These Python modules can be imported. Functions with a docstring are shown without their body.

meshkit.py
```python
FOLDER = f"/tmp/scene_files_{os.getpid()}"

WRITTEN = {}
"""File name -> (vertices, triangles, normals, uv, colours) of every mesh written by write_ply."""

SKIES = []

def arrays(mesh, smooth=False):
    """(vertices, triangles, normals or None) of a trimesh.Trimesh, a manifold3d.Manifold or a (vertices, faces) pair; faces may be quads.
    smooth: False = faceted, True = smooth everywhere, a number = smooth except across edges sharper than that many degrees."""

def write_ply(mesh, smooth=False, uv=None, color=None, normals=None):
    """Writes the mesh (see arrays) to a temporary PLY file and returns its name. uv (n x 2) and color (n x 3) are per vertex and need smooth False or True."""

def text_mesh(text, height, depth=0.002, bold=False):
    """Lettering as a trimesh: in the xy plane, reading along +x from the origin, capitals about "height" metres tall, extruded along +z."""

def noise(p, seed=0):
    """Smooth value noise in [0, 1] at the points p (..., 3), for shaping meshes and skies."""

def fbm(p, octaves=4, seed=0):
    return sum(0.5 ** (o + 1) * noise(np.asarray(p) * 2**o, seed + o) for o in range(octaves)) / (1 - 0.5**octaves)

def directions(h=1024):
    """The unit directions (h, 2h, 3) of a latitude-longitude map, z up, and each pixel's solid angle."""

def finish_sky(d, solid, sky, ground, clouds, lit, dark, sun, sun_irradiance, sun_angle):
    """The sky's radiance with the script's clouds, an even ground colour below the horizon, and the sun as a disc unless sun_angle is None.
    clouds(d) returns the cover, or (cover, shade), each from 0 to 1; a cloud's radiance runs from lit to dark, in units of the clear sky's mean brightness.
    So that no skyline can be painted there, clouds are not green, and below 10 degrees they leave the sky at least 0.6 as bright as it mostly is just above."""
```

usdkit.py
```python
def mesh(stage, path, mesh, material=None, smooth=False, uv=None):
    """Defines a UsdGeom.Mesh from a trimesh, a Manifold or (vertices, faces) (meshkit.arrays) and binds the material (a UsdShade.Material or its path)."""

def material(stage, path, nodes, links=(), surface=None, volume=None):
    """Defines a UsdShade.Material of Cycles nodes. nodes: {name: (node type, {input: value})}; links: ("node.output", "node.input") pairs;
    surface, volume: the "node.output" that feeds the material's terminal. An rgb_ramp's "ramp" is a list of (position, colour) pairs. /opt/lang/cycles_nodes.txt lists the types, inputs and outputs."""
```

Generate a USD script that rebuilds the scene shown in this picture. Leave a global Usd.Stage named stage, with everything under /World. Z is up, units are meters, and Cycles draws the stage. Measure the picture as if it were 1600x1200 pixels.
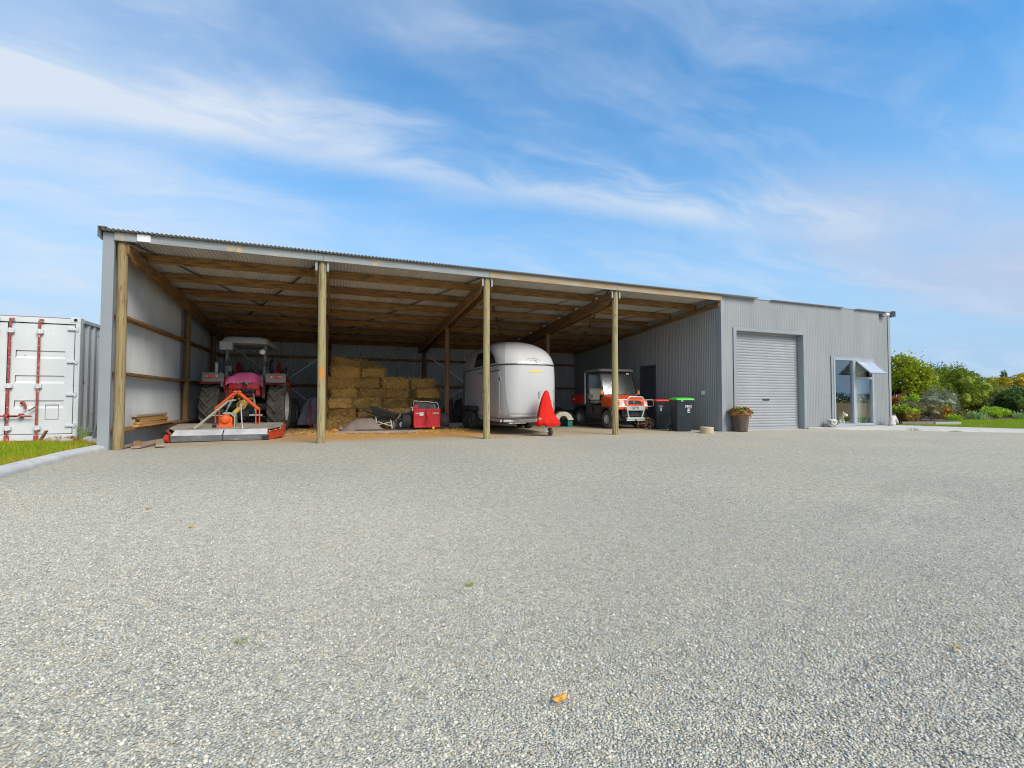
import math, random
import numpy as np, trimesh, usdkit, meshkit
import manifold3d as m3
import shapely.geometry as sg
import shapely.ops as so
from pxr import Usd, UsdGeom, UsdLux, UsdShade, Gf, Sdf, Vt

stage = Usd.Stage.CreateInMemory()
UsdGeom.SetStageUpAxis(stage, 'Z')
UsdGeom.SetStageMetersPerUnit(stage, 1.0)
UsdGeom.Xform.Define(stage, '/World')
UsdGeom.Scope.Define(stage, '/World/Looks')
rnd = random.Random(7)
rng = np.random.default_rng(7)
PI = math.pi

# ------------------------------------------------------------------ camera
F_PX, YAW, PITCH, ROLL, CAM_H = 724.3, .3647, .0326, .0014, .98
_F = np.array([math.sin(YAW) * math.cos(PITCH), math.cos(YAW) * math.cos(PITCH), math.sin(PITCH)])
_R0 = np.array([math.cos(YAW), -math.sin(YAW), 0])
_U0 = np.cross(_R0, _F)
_R = _R0 * math.cos(ROLL) + _U0 * math.sin(ROLL)
_U = _U0 * math.cos(ROLL) - _R0 * math.sin(ROLL)
cam = UsdGeom.Camera.Define(stage, '/World/camera')
cam.CreateHorizontalApertureAttr(36.0)
cam.CreateVerticalApertureAttr(27.0)
cam.CreateFocalLengthAttr(36.0 * F_PX / 1600)
cam.CreateClippingRangeAttr(Gf.Vec2f(.05, 20000))
cam.CreateExposureAttr(1.70)
UsdGeom.Xformable(cam).AddTransformOp().Set(Gf.Matrix4d(*_R, 0, *_U, 0, *(-_F), 0, 0, 0, CAM_H, 1))

# ------------------------------------------------------------------ sun and sky
SUN_AZ, SUN_EL = math.radians(158), math.radians(41)      # azimuth: atan2(x, y)
SKY = .08
sun_dir = np.array([math.sin(SUN_AZ) * math.cos(SUN_EL), math.cos(SUN_AZ) * math.cos(SUN_EL), math.sin(SUN_EL)])
sun = UsdLux.DistantLight.Define(stage, '/World/sun')
sun.CreateIntensityAttr(.34)
sun.CreateAngleAttr(30.0)
sun.CreateNormalizeAttr(True)
sun.CreateColorAttr(Gf.Vec3f(1, .92, .80))
_z = sun_dir; _x = np.cross([0, 0, 1], _z); _x /= np.linalg.norm(_x); _y = np.cross(_z, _x)
UsdGeom.Xformable(sun).AddTransformOp().Set(Gf.Matrix4d(*_x, 0, *_y, 0, *_z, 0, 0, 0, 0, 1))

def sky_material():
    """clear sky, paler towards the horizon, with cirrus laid out on a plane overhead: p = (x, y) / (z + .16)"""
    N, L = {}, []
    def node(n, kind, links=(), **kw):
        N[n] = (kind, kw); L.extend((a, f'{n}.{b}') for a, b in links); return n
    def mth(n, t, a, b=None, c=None):
        kw = dict(math_type=t); lk = []
        for k, v in (('value1', a), ('value2', b), ('value3', c)):
            if isinstance(v, str): lk.append((v, k))
            elif v is not None: kw[k] = float(v)
        node(n, 'math', lk, **kw); return n + '.value'
    def rng_(n, v, a, b, c, d, kind='smoothstep'):
        kw = dict(range_type=kind, clamp=True, from_min=a, from_max=b, to_min=c, to_max=d); lk = [(v, 'value')]
        for k in ('from_min', 'from_max', 'to_min', 'to_max'):
            if isinstance(kw[k], str): lk.append((kw.pop(k), k))
        node(n, 'map_range', lk, **kw); return n + '.result'
    node('sky', 'sky_texture', sky_type='single_scattering', sun_disc=False, sun_elevation=SUN_EL, sun_rotation=SUN_AZ, altitude=50.0, air_density=1.0, aerosol_density=.6, ozone_density=1.6)
    node('tc', 'texture_coordinate'); node('sep', 'separate_xyz', [('tc.generated', 'vector')])
    zk = mth('zk', 'add', mth('zz', 'maximum', 'sep.z', 0.0), .16)
    px, py = mth('px', 'divide', 'sep.x', zk), mth('py', 'divide', 'sep.y', zk)
    node('p', 'combine_xyz', [(px, 'x'), (py, 'y')], z=0.0)
    node('wn', 'noise_texture', [('p.vector', 'vector')], scale=1.6, detail=3.0, roughness=.5)
    node('wv', 'vector_math', [('wn.color', 'vector1')], math_type='multiply_add', vector2=(.38, .38, .38), vector3=(-.19, -.19, -.19))
    node('q', 'vector_math', [('p.vector', 'vector1'), ('wv.vector', 'vector2')], math_type='add')
    node('m1', 'mapping', [('q.vector', 'vector')], mapping_type='point', rotation=(0, 0, math.radians(-8)), scale=(.75, 2.4, 1))
    node('n1', 'noise_texture', [('m1.vector', 'vector')], scale=1.9, detail=10.0, roughness=.60, distortion=.35)
    node('m2', 'mapping', [('q.vector', 'vector')], mapping_type='point', location=(3.1, 1.7, 0), rotation=(0, 0, math.radians(25)), scale=(.8, 1.3, 1))
    node('n2', 'noise_texture', [('m2.vector', 'vector')], scale=1.0, detail=7.0, roughness=.55, distortion=.2)
    # the long bright band and its feathered upper side
    cur = mth('cur', 'multiply_add', px, mth('cb', 'multiply_add', px, BAND[2], BAND[1]), BAND[0])
    d = mth('d', 'add', mth('d0', 'subtract', py, cur), mth('dn', 'multiply_add', 'n1.fac', .34, -.17))
    low = rng_('low', d, -.08, .12, 1.0, 0.0)
    wid = rng_('wid', px, -.75, .8, -.46, -.26)
    up = rng_('up', d, wid, 0.0, 0.0, 1.0)
    ext = mth('ext', 'multiply', rng_('e1', px, 1.15, 2.1, 1.0, 0.0), rng_('e0', px, -3.0, -1.2, .2, 1.0))
    bn = rng_('bn', 'n1.fac', .30, .62, .35, 1.0, 'linear')
    band = mth('b3', 'multiply', mth('b2', 'multiply', mth('b1', 'multiply', low, up), ext), mth('b0', 'multiply', bn, .80))
    # broad thin veil, thicker to the left; loose wisps
    vl = rng_('vl', px, -1.0, 1.35, .60, .12)
    veil = mth('v1', 'multiply', vl, rng_('v0', 'n2.fac', .26, .66, .22, 1.0))
    wisp = mth('w1', 'multiply', rng_('w0', 'n1.fac', .44, .78, 0.0, .46, 'linear'), rng_('w2', 'n2.fac', .36, .6, .15, 1.0))
    # soft bank low on the right
    ex = mth('x2', 'power', mth('x1', 'multiply_add', px, .80, -2.1), 2.0); ey = mth('y2', 'power', mth('y1', 'multiply_add', py, 2.6, -2.85), 2.0)
    bank = mth('k1', 'multiply', rng_('k0', mth('k', 'add', ex, ey), .05, 1.5, .95, 0.0), rng_('k2', 'n2.fac', .28, .6, .45, 1.0))
    cov = mth('c9', 'minimum', mth('c2', 'add', mth('c1', 'add', band, veil), wisp), .95)
    node('tint', 'hsv', [('sky.color', 'color')], hue=.493, saturation=1.42, value=.94, fac=1.0)
    hz = rng_('hz', 'sep.z', .0, .58, 1.0, 0.0)
    node('mh', 'mix_color', [('tint.color', 'a'), (hz, 'fac')], blend_type='mix', b=HORIZON)
    node('mb', 'mix_color', [('mh.result', 'a'), (bank, 'fac')], blend_type='mix', b=BANK)
    node('mix', 'mix_color', [('mb.result', 'a'), (cov, 'fac')], blend_type='mix', b=CLOUD)
    node('bg', 'background_shader', [('mix.result', 'color')], strength=SKY)
    return usdkit.material(stage, '/World/Looks/sky_look', N, L, surface='bg.background')
BAND = (1.513, .026, -.095)
CLOUD = (2.75, 3.08, 3.5)
BANK = (1.85, 2.25, 3.05)
HORIZON = (1.45, 2.27, 3.25)
dome = UsdLux.DomeLight.Define(stage, '/World/sky')
dome.GetPrim().SetCustomDataByKey('kind', 'structure')
UsdShade.MaterialBindingAPI.Apply(dome.GetPrim()).Bind(sky_material())

# ------------------------------------------------------------------ naming helpers
_used = {}
def numbered(parent, name):
    k = (parent, name); n = _used.get(k, 0); _used[k] = n + 1
    return f'{parent}/{name}' if n == 0 else f'{parent}/{name}_{n:03d}'
def _path(p):
    if p is None: return '/World'
    if isinstance(p, str): return p
    return str(p.GetPath())
def data(o, label=None, cat=None, group=None, kind=None):
    p = o.GetPrim() if hasattr(o, 'GetPrim') else o
    for k, v in (('label', label), ('category', cat), ('group', group), ('kind', kind)):
        if v: p.SetCustomDataByKey(k, v)
    return o
def thing(name, label, cat, loc=(0, 0, 0), rotz=0, group=None, tilt=None, scale=None):
    x = UsdGeom.Xform.Define(stage, numbered('/World', name))
    x.AddTranslateOp().Set(Gf.Vec3d(*map(float, loc)))
    x.AddRotateZOp().Set(math.degrees(rotz))
    if tilt: x.AddRotateXYZOp().Set(Gf.Vec3f(*map(float, tilt)))
    if scale: x.AddScaleOp().Set(Gf.Vec3f(*map(float, scale)))
    return data(x, label, cat, group)
def obj(name, mesh, m, parent=None, smooth=30, label=None, kind=None, cat=None, group=None):
    o = usdkit.mesh(stage, numbered(_path(parent), name), mesh, m, smooth)
    return data(o, label, cat, group, kind)
def dup(src, label, loc, rotz=0, group=None, name=None, tilt=None, scale=None):
    was = src.GetPrim().GetCustomData()
    import re
    base = name or re.sub(r'_\d{3}$', '', src.GetPrim().GetName())
    r = thing(base, label, was['category'], loc, rotz, group or was.get('group'), tilt, scale)
    inner = r.GetPrim()
    for c in src.GetPrim().GetChildren():
        q = stage.DefinePrim(f'{inner.GetPath()}/{c.GetName()}', c.GetTypeName())
        q.GetReferences().AddInternalReference(c.GetPath())
    return r

# ------------------------------------------------------------------ mesh helpers
def tm(v, f): return trimesh.Trimesh(np.asarray(v, float), np.asarray(f, int), process=False)
def cat(*ms):
    out = []
    for m in ms: out.extend(m if isinstance(m, (list, tuple)) else [m])
    return trimesh.util.concatenate(out)
def move(m, t=(0, 0, 0), rx=0, ry=0, rz=0):
    m = m.copy()
    for a, ax in ((rx, (1, 0, 0)), (ry, (0, 1, 0)), (rz, (0, 0, 1))):
        if a: m.apply_transform(trimesh.transformations.rotation_matrix(a, ax))
    m.apply_translation(t); return m
def mirror_x(m, x0=0):
    v = np.array(m.vertices); v[:, 0] = 2 * x0 - v[:, 0]
    return tm(v, np.asarray(m.faces)[:, ::-1])
def hull(pts):
    m = m3.Manifold.hull_points(np.asarray(pts, float)).to_mesh()
    return tm(m.vert_properties[:, :3], m.tri_verts)
def box(c, s, ch=0.0, rx=0, ry=0, rz=0):
    s = np.asarray(s, float) / 2
    if ch <= 0:
        m = trimesh.creation.box(2 * s)
    else:
        ch = min(ch, min(s) * .9); P = []
        for sx in (-1, 1):
            for sy in (-1, 1):
                for sz in (-1, 1):
                    k = np.array([sx, sy, sz])
                    for a in range(3):
                        q = s.copy(); q -= ch; q[a] = s[a]; P.append(q * k)
        m = hull(P)
    return move(m, c, rx, ry, rz)
def box2(a, b, ch=0.0):
    a, b = np.asarray(a, float), np.asarray(b, float)
    return box((a + b) / 2, np.abs(b - a), ch)
def frame_of(d, up=(0, 0, 1)):
    d = np.asarray(d, float) / np.linalg.norm(d); up = np.asarray(up, float)
    if abs(d @ up) > .99: up = np.array([0, 1.0, 0])
    x = np.cross(d, up); x /= np.linalg.norm(x); y = np.cross(x, d)
    return x, d, y
def bar(p, q, w, h, ch=0.0, up=(0, 0, 1)):
    p, q = np.asarray(p, float), np.asarray(q, float)
    x, d, y = frame_of(q - p, up)
    m = box((0, 0, 0), (w, np.linalg.norm(q - p), h), ch)
    T = np.eye(4); T[:3, 0], T[:3, 1], T[:3, 2], T[:3, 3] = x, d, y, (p + q) / 2
    m.apply_transform(T); return m
def loft(rings, cap0=True, cap1=True, closed=True):
    rings = [np.asarray(r, float) for r in rings]; n = len(rings[0]); V = np.vstack(rings); Fc = []
    kk = n if closed else n - 1
    for i in range(len(rings) - 1):
        for j in range(kk):
            a, b = i * n + j, i * n + (j + 1) % n; c, d = a + n, b + n
            Fc += [(a, b, d), (a, d, c)]
    Vs = [V]
    for on, i, flip in ((cap0, 0, True), (cap1, len(rings) - 1, False)):
        if on and closed:
            ci = sum(len(v) for v in Vs); Vs.append(rings[i].mean(0)[None])
            for j in range(n):
                a, b = i * n + j, i * n + (j + 1) % n
                Fc.append((b, a, ci) if flip else (a, b, ci))
    return tm(np.vstack(Vs), Fc)
def tube(pts, r, n=8, cap=True):
    pts = np.asarray(pts, float); k = len(pts)
    rr = np.full(k, r) if np.ndim(r) == 0 else np.asarray(r, float)
    T = np.gradient(pts, axis=0); T /= np.linalg.norm(T, axis=1, keepdims=True)
    x, _, y = frame_of(T[0]); rings = []; a = np.arange(n) / n * 2 * PI
    for i in range(k):
        x = x - T[i] * (x @ T[i]); x /= np.linalg.norm(x); y = np.cross(T[i], x)
        rings.append(pts[i] + rr[i] * (np.cos(a)[:, None] * x + np.sin(a)[:, None] * y))
    return loft(rings, cap, cap)
def cyl(p, q, r, r2=None, n=16):
    return tube([p, q], [r, r if r2 is None else r2], n)
def smooth_path(pts, k=6):
    from scipy.interpolate import CubicSpline
    pts = np.asarray(pts, float); t = np.r_[0, np.cumsum(np.linalg.norm(np.diff(pts, axis=0), axis=1))]
    return CubicSpline(t, pts)(np.linspace(0, t[-1], (len(pts) - 1) * k + 1))
def round_path(pts, r, k=5):
    pts = [np.asarray(p, float) for p in pts]; out = [pts[0]]
    for a, b, c in zip(pts, pts[1:], pts[2:]):
        u, w = (a - b), (c - b); lu, lw = np.linalg.norm(u), np.linalg.norm(w)
        q = min(r, lu * .48, lw * .48); p0, p2 = b + u / lu * q, b + w / lw * q
        for t in np.linspace(0, 1, k): out.append((1 - t) ** 2 * p0 + 2 * t * (1 - t) * b + t * t * p2)
    out.append(pts[-1]); return np.array(out)
def lathe(prof, n=24, axis='z', caps=True):
    prof = np.asarray(prof, float); a = np.arange(n) / n * 2 * PI
    rings = [np.stack([r * np.cos(a), r * np.sin(a), np.full(n, z)], 1) for r, z in prof]
    ring_ = np.allclose(prof[0], prof[-1]); caps = caps and not ring_
    m = loft(rings, caps and prof[0][0] > 1e-6, caps and prof[-1][0] > 1e-6)
    if m.volume < 0: m = tm(m.vertices, np.asarray(m.faces)[:, ::-1])
    if axis == 'x': m = move(m, ry=PI / 2)
    if axis == 'y': m = move(m, rx=-PI / 2)
    return m
def prism(poly, h, axis='z', at=0.0):
    """polygon extruded: axis z: (x,y)->(x,y,z); axis y: (x,z) from y=at to at+h; axis x: (y,z) from x=at to at+h"""
    p = poly if hasattr(poly, 'exterior') else sg.Polygon(poly)
    m = trimesh.creation.extrude_polygon(p, h, engine='earcut'); v = np.array(m.vertices)
    if axis == 'z': v2 = v + [0, 0, at]; f = m.faces
    elif axis == 'y': v2 = np.stack([v[:, 0], at + h - v[:, 2], v[:, 1]], 1); f = m.faces
    else: v2 = np.stack([at + v[:, 2], v[:, 0], v[:, 1]], 1); f = m.faces
    return tm(v2, f)
def sphere(c, r, sub=2):
    m = trimesh.creation.icosphere(subdivisions=sub, radius=1.0)
    return tm(np.array(m.vertices) * r + np.asarray(c, float), m.faces)
def blob(bones, edge=.02, it=8):
    """bones: ((p, r), (q, r)) pairs: hulls of spheres joined into one surface, refined and smoothed"""
    tot = m3.Manifold()
    for (p, r), (q, s) in bones:
        P = []
        for c, rr in ((p, r), (q, s)):
            P.append(np.array(trimesh.creation.icosphere(subdivisions=2, radius=rr).vertices) + np.asarray(c, float))
        tot = tot + m3.Manifold.hull_points(np.vstack(P))
    tot = tot.refine_to_length(edge); mm = tot.to_mesh()
    t = trimesh.Trimesh(mm.vert_properties[:, :3], mm.tri_verts, process=True)
    if it: trimesh.smoothing.filter_taubin(t, iterations=it)
    return t
def jitter(m, amp, scale, seed=0):
    v = np.array(m.vertices); n = np.array(m.vertex_normals)
    d = meshkit.fbm(v * scale + 50, 3, seed) - .5
    return tm(v + n * (d * 2 * amp)[:, None], m.faces)
def text_on(txt, h, depth, origin, right, up, bold=True):
    m = meshkit.text_mesh(txt, h, depth, bold); v = np.array(m.vertices)
    right, up = np.asarray(right, float), np.asarray(up, float); nrm = np.cross(right, up)
    w = v[:, 0].max() + v[:, 0].min()
    return tm(np.asarray(origin, float) + (v[:, :1] - w / 2) * right + v[:, 1:2] * up + v[:, 2:3] * nrm, m.faces)

# ------------------------------------------------------------------ materials
MT = {}
def mat(name, c1, c2=None, rough=.6, metal=0.0, scale=4.0, stretch=(1, 1, 1), lo=.35, hi=.65, bump=0.0, bscale=60.0, bstretch=(1, 1, 1), detail=5.0, spec=.5, rnd_amt=0.0, world=False, spots=None, coat=0.0, distortion=0.0, rough_var=.08):
    """colour from noise between c1 and c2, fine bump; spots = (colour, scale, threshold) for wear"""
    c2 = c2 or c1
    N = {'tc': ('texture_coordinate', {}), 'geo': ('geometry', {}), 'mp': ('mapping', dict(mapping_type='point', scale=stretch)),
         'n': ('noise_texture', dict(scale=scale, detail=detail, roughness=.6, distortion=distortion)),
         'r': ('rgb_ramp', dict(ramp=[(0, c1), (lo, c1), (hi, c2), (1, c2)])),
         'b': ('principled_bsdf', dict(roughness=rough, metallic=metal, specular_ior_level=spec, coat_weight=coat, coat_roughness=.08)),
         'rr': ('map_range', dict(from_min=.3, from_max=.7, to_min=rough - rough_var, to_max=min(1.0, rough + rough_var), clamp=True))}
    src = 'geo.position' if world else 'tc.object'
    L = [(src, 'mp.vector'), ('mp.vector', 'n.vector'), ('n.fac', 'r.fac'), ('n.fac', 'rr.value'), ('rr.result', 'b.roughness')]
    col = 'r.color'
    if spots:
        sc, ss, th = spots
        N['sn'] = ('noise_texture', dict(scale=ss, detail=6.0, roughness=.65))
        N['sr'] = ('map_range', dict(from_min=th, from_max=th + .06, to_min=0.0, to_max=1.0, clamp=True))
        N['sm'] = ('mix_color', dict(blend_type='mix', b=sc))
        L += [(src, 'sn.vector'), ('sn.fac', 'sr.value'), ('sr.result', 'sm.fac'), (col, 'sm.a')]
        col = 'sm.result'
    if name == 'galvanised_cladding':
        N['fl'] = ('vector_math', dict(math_type='scale', scale=1 / .762)); N['fr'] = ('vector_math', dict(math_type='floor')); N['fm'] = ('vector_math', dict(math_type='multiply', vector2=(1, 1, 0))); N['fw'] = ('white_noise_texture', dict(dimensions='3D'))
        N['fv'] = ('map_range', dict(from_min=0.0, from_max=1.0, to_min=.955, to_max=1.045)); N['fh'] = ('hsv', dict(hue=.5, saturation=1.0, fac=1.0))
        L += [('geo.position', 'fm.vector1'), ('fm.vector', 'fl.vector1'), ('fl.vector', 'fr.vector1'), ('fr.vector', 'fw.vector'), ('fw.value', 'fv.value'), ('fv.result', 'fh.value'), (col, 'fh.color')]
        col = 'fh.color'
    if rnd_amt:
        N['oi'] = ('object_info', {})
        N['rv'] = ('map_range', dict(from_min=0.0, from_max=1.0, to_min=1 - rnd_amt, to_max=1 + rnd_amt))
        N['hs'] = ('hsv', dict(hue=.5, saturation=1.0, fac=1.0))
        L += [('oi.random', 'rv.value'), ('rv.result', 'hs.value'), (col, 'hs.color')]
        col = 'hs.color'
    L.append((col, 'b.base_color'))
    if bump:
        N['bm'] = ('mapping', dict(mapping_type='point', scale=bstretch))
        N['bn'] = ('noise_texture', dict(scale=bscale, detail=4.0, roughness=.6))
        N['bp'] = ('bump', dict(strength=1.0, distance=bump))
        L += [(src, 'bm.vector'), ('bm.vector', 'bn.vector'), ('bn.fac', 'bp.height'), ('bp.normal', 'b.normal')]
    MT[name] = usdkit.material(stage, '/World/Looks/' + name, N, L, surface='b.BSDF')
    return MT[name]

mat('galvanised_cladding', (.235, .245, .245), (.27, .278, .276), rough=.38, scale=1.2, stretch=(1, 1, .3), spec=.5, world=True)
mat('zinc_lining', (.385, .39, .38), (.46, .465, .45), rough=.36, scale=1.2, stretch=(1, 1, .3), world=True)  # same cladding steel, paler: extra light put into the colour for the shaded bays
mat('flashing_metal', (.225, .245, .26), (.26, .28, .29), rough=.38, scale=1.0, world=True)
mat('roof_metal', (.36, .355, .335), (.45, .445, .42), rough=.55, metal=0, scale=.8, stretch=(3, .4, 1), world=True)
mat('skylight_sheet', (.55, .58, .56), (.62, .65, .62), rough=.4, scale=2)
mat('roller_steel', (.265, .275, .285), (.30, .31, .32), rough=.4, scale=1.5)
mat('bare_metal', (.42, .43, .44), (.55, .56, .57), rough=.4, metal=.7, scale=9)
mat('grey_board', (.19, .205, .21), (.29, .305, .31), rough=.85, scale=3, stretch=(.6, 14, 14), bump=.002, bscale=20, bstretch=(.5, 10, 10), world=True, spots=((.50, .33, .12), 1.9, .60))
mat('tan_board', (.30, .19, .08), (.30, .285, .24), rough=.85, scale=2.2, stretch=(.7, 4, 4), bump=.002, bscale=20, bstretch=(.5, 10, 10), world=True)
mat('brown_timber', (.10, .048, .015), (.32, .17, .05), rough=.8, scale=2.4, stretch=(1, 12, 12), bump=.002, bscale=20, bstretch=(.5, 10, 10), rnd_amt=.25)
mat('brown_timber_y', (.10, .05, .016), (.26, .14, .045), rough=.8, scale=2.4, stretch=(12, 1, 12), bump=.002, bscale=20, bstretch=(10, .5, 10), rnd_amt=.25)
mat('rubber', (.022, .021, .020), (.045, .042, .038), rough=.8, scale=6, bump=.001)
mat('muddy_rubber', (.035, .031, .027), (.12, .105, .085), rough=.9, scale=5, bump=.002)
mat('black_plastic', (.016, .016, .018), (.03, .03, .032), rough=.5, scale=8)
mat('dark_steel', (.035, .036, .038), (.08, .08, .08), rough=.55, metal=.4, scale=8)
mat('dark_interior', (.02, .02, .02), (.03, .03, .03), rough=.9)
# ------------------------------------------------------------------ ground
def gravel_material():
    N = {'geo': ('geometry', {}),
         'v': ('voronoi_texture', dict(dimensions='2D', scale=128.0, randomness=1.0)),
         'wn': ('white_noise_texture', dict(dimensions='3D')),
         'r': ('rgb_ramp', dict(ramp=STONES, interpolate=False)),
         'vb': ('voronoi_texture', dict(dimensions='2D', scale=128.0, randomness=1.0, feature='f1')),
         'inv': ('map_range', dict(from_min=.0, from_max=.75, to_min=1.0, to_max=.0, clamp=True)),
         'bp': ('bump', dict(strength=1.0, distance=.006)),
         'gap': ('map_range', dict(from_min=.42, from_max=.72, to_min=1.0, to_max=.5, clamp=True)),
         'big': ('noise_texture', dict(scale=.42, detail=4.0, roughness=.55)),
         'bigr': ('rgb_ramp', dict(ramp=[(0, (.89, .90, .885)), (.42, (.98, .98, .95)), (.58, (1.05, 1.03, .97)), (1, (1.17, 1.08, .93))])),
         'gr': ('noise_texture', dict(scale=16.0, detail=9.0, roughness=.72)), 'grr': ('rgb_ramp', dict(ramp=[(.30, (.60, .60, .60)), (.5, (1.03, 1.03, 1.02)), (.70, (1.42, 1.40, 1.36))])), 'grm': ('mix_color', dict(blend_type='multiply', fac=1.0)),
         'sp': ('noise_texture', dict(scale=.62, detail=5.0, roughness=.6)), 'spr': ('map_range', dict(range_type='smoothstep', from_min=.615, from_max=.72, to_min=0.0, to_max=.55, clamp=True)), 'spm': ('mix_color', dict(blend_type='mix', b=(.52, .40, .25))),
         'm1': ('mix_color', dict(blend_type='multiply', fac=1.0)),
         'm2': ('mix_color', dict(blend_type='multiply', fac=1.0)),
         # dust, chaff and straw trodden over the shed floor
         'sep': ('separate_xyz', {}),
         'dn': ('noise_texture', dict(scale=1.3, detail=6.0, roughness=.65)),
         'dy': ('math', dict(math_type='multiply_add', value2=1.8)),
         'df': ('map_range', dict(range_type='smoothstep', from_min=11.65, from_max=12.45, to_min=0.0, to_max=.9, clamp=True)),
         'sn': ('noise_texture', dict(scale=40.0, detail=6.0, roughness=.7)),
         'dust': ('rgb_ramp', dict(ramp=[(.3, (.28, .22, .14)), (.5, (.44, .355, .235)), (.7, (.58, .48, .33))])),
         'md': ('mix_color', dict(blend_type='mix')),
         # orange chaff in the hay bay
         'cx': ('math', dict(math_type='subtract', value2=1.6)), 'ca': ('math', dict(math_type='absolute')),
         'cf': ('map_range', dict(range_type='smoothstep', from_min=1.9, from_max=3.6, to_min=1.0, to_max=0.0, clamp=True)),
         'cy': ('map_range', dict(range_type='smoothstep', from_min=12.3, from_max=13.3, to_min=0.0, to_max=1.0, clamp=True)),
         'cm': ('math', dict(math_type='multiply')),
         'chaff': ('rgb_ramp', dict(ramp=[(.3, (.34, .16, .04)), (.5, (.54, .29, .085)), (.7, (.66, .42, .17))])),
         'mc': ('mix_color', dict(blend_type='mix')),
         'b': ('principled_bsdf', dict(roughness=.75, specular_ior_level=.35))}
    L = [('geo.position', 'v.vector'), ('geo.position', 'vb.vector'), ('v.position', 'wn.vector'), ('wn.value', 'r.fac'), ('vb.distance', 'inv.value'), ('vb.distance', 'gap.value'),
         ('inv.result', 'bp.height'), ('bp.normal', 'b.normal'), ('geo.position', 'big.vector'), ('big.fac', 'bigr.fac'), ('geo.position', 'gr.vector'), ('gr.fac', 'grr.fac'), ('r.color', 'grm.a'), ('grr.color', 'grm.b'), ('grm.result', 'm1.a'), ('bigr.color', 'm1.b'),
         ('geo.position', 'sp.vector'), ('sp.fac', 'spr.value'), ('spr.result', 'spm.fac'), ('m1.result', 'spm.a'), ('spm.result', 'md.a'), ('geo.position', 'sep.vector'), ('geo.position', 'dn.vector'), ('dn.fac', 'dy.value1'), ('sep.y', 'dy.value3'), ('dy.value', 'df.value'),
         ('geo.position', 'sn.vector'), ('sn.fac', 'dust.fac'), ('sn.fac', 'chaff.fac'), ('dust.color', 'md.b'), ('df.result', 'md.fac'),
         ('sep.x', 'cx.value1'), ('cx.value', 'ca.value1'), ('ca.value', 'cf.value'), ('dy.value', 'cy.value'), ('cf.result', 'cm.value1'), ('cy.result', 'cm.value2'),
         ('md.result', 'mc.a'), ('chaff.color', 'mc.b'), ('cm.value', 'mc.fac'), ('mc.result', 'b.base_color')]
    return usdkit.material(stage, '/World/Looks/gravel', N, L, surface='b.BSDF')
STONES = [(.0, (0.274, 0.263, 0.222)), (.10, (0.338, 0.326, 0.278)), (.24, (0.418, 0.401, 0.330)), (.42, (0.475, 0.445, 0.356)), (.58, (0.443, 0.429, 0.372)), (.70, (0.524, 0.485, 0.386)), (.80, (0.483, 0.417, 0.300)), (.87, (0.403, 0.406, 0.375)), (.93, (0.588, 0.560, 0.465)), (.98, (0.652, 0.615, 0.517)), (1.0, (0.443, 0.346, 0.233))]
GRAVEL = gravel_material()
mat('field_grass', (.20, .13, .04), (.30, .20, .065), rough=.95, scale=.08, world=True, detail=8)
mat('lawn_soil', (.10, .15, .015), (.16, .19, .02), rough=.95, scale=1.5, world=True, detail=8)
mat('rough_grass_soil', (.075, .10, .018), (.15, .13, .035), rough=.95, scale=2.0, world=True, detail=8, spots=((.14, .09, .04), 3, .58))
mat('concrete', (.40, .39, .355), (.52, .50, .46), rough=.9, scale=2.5, world=True, bump=.002, bscale=90, spots=((.24, .22, .19), 5, .66), detail=8)
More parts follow.
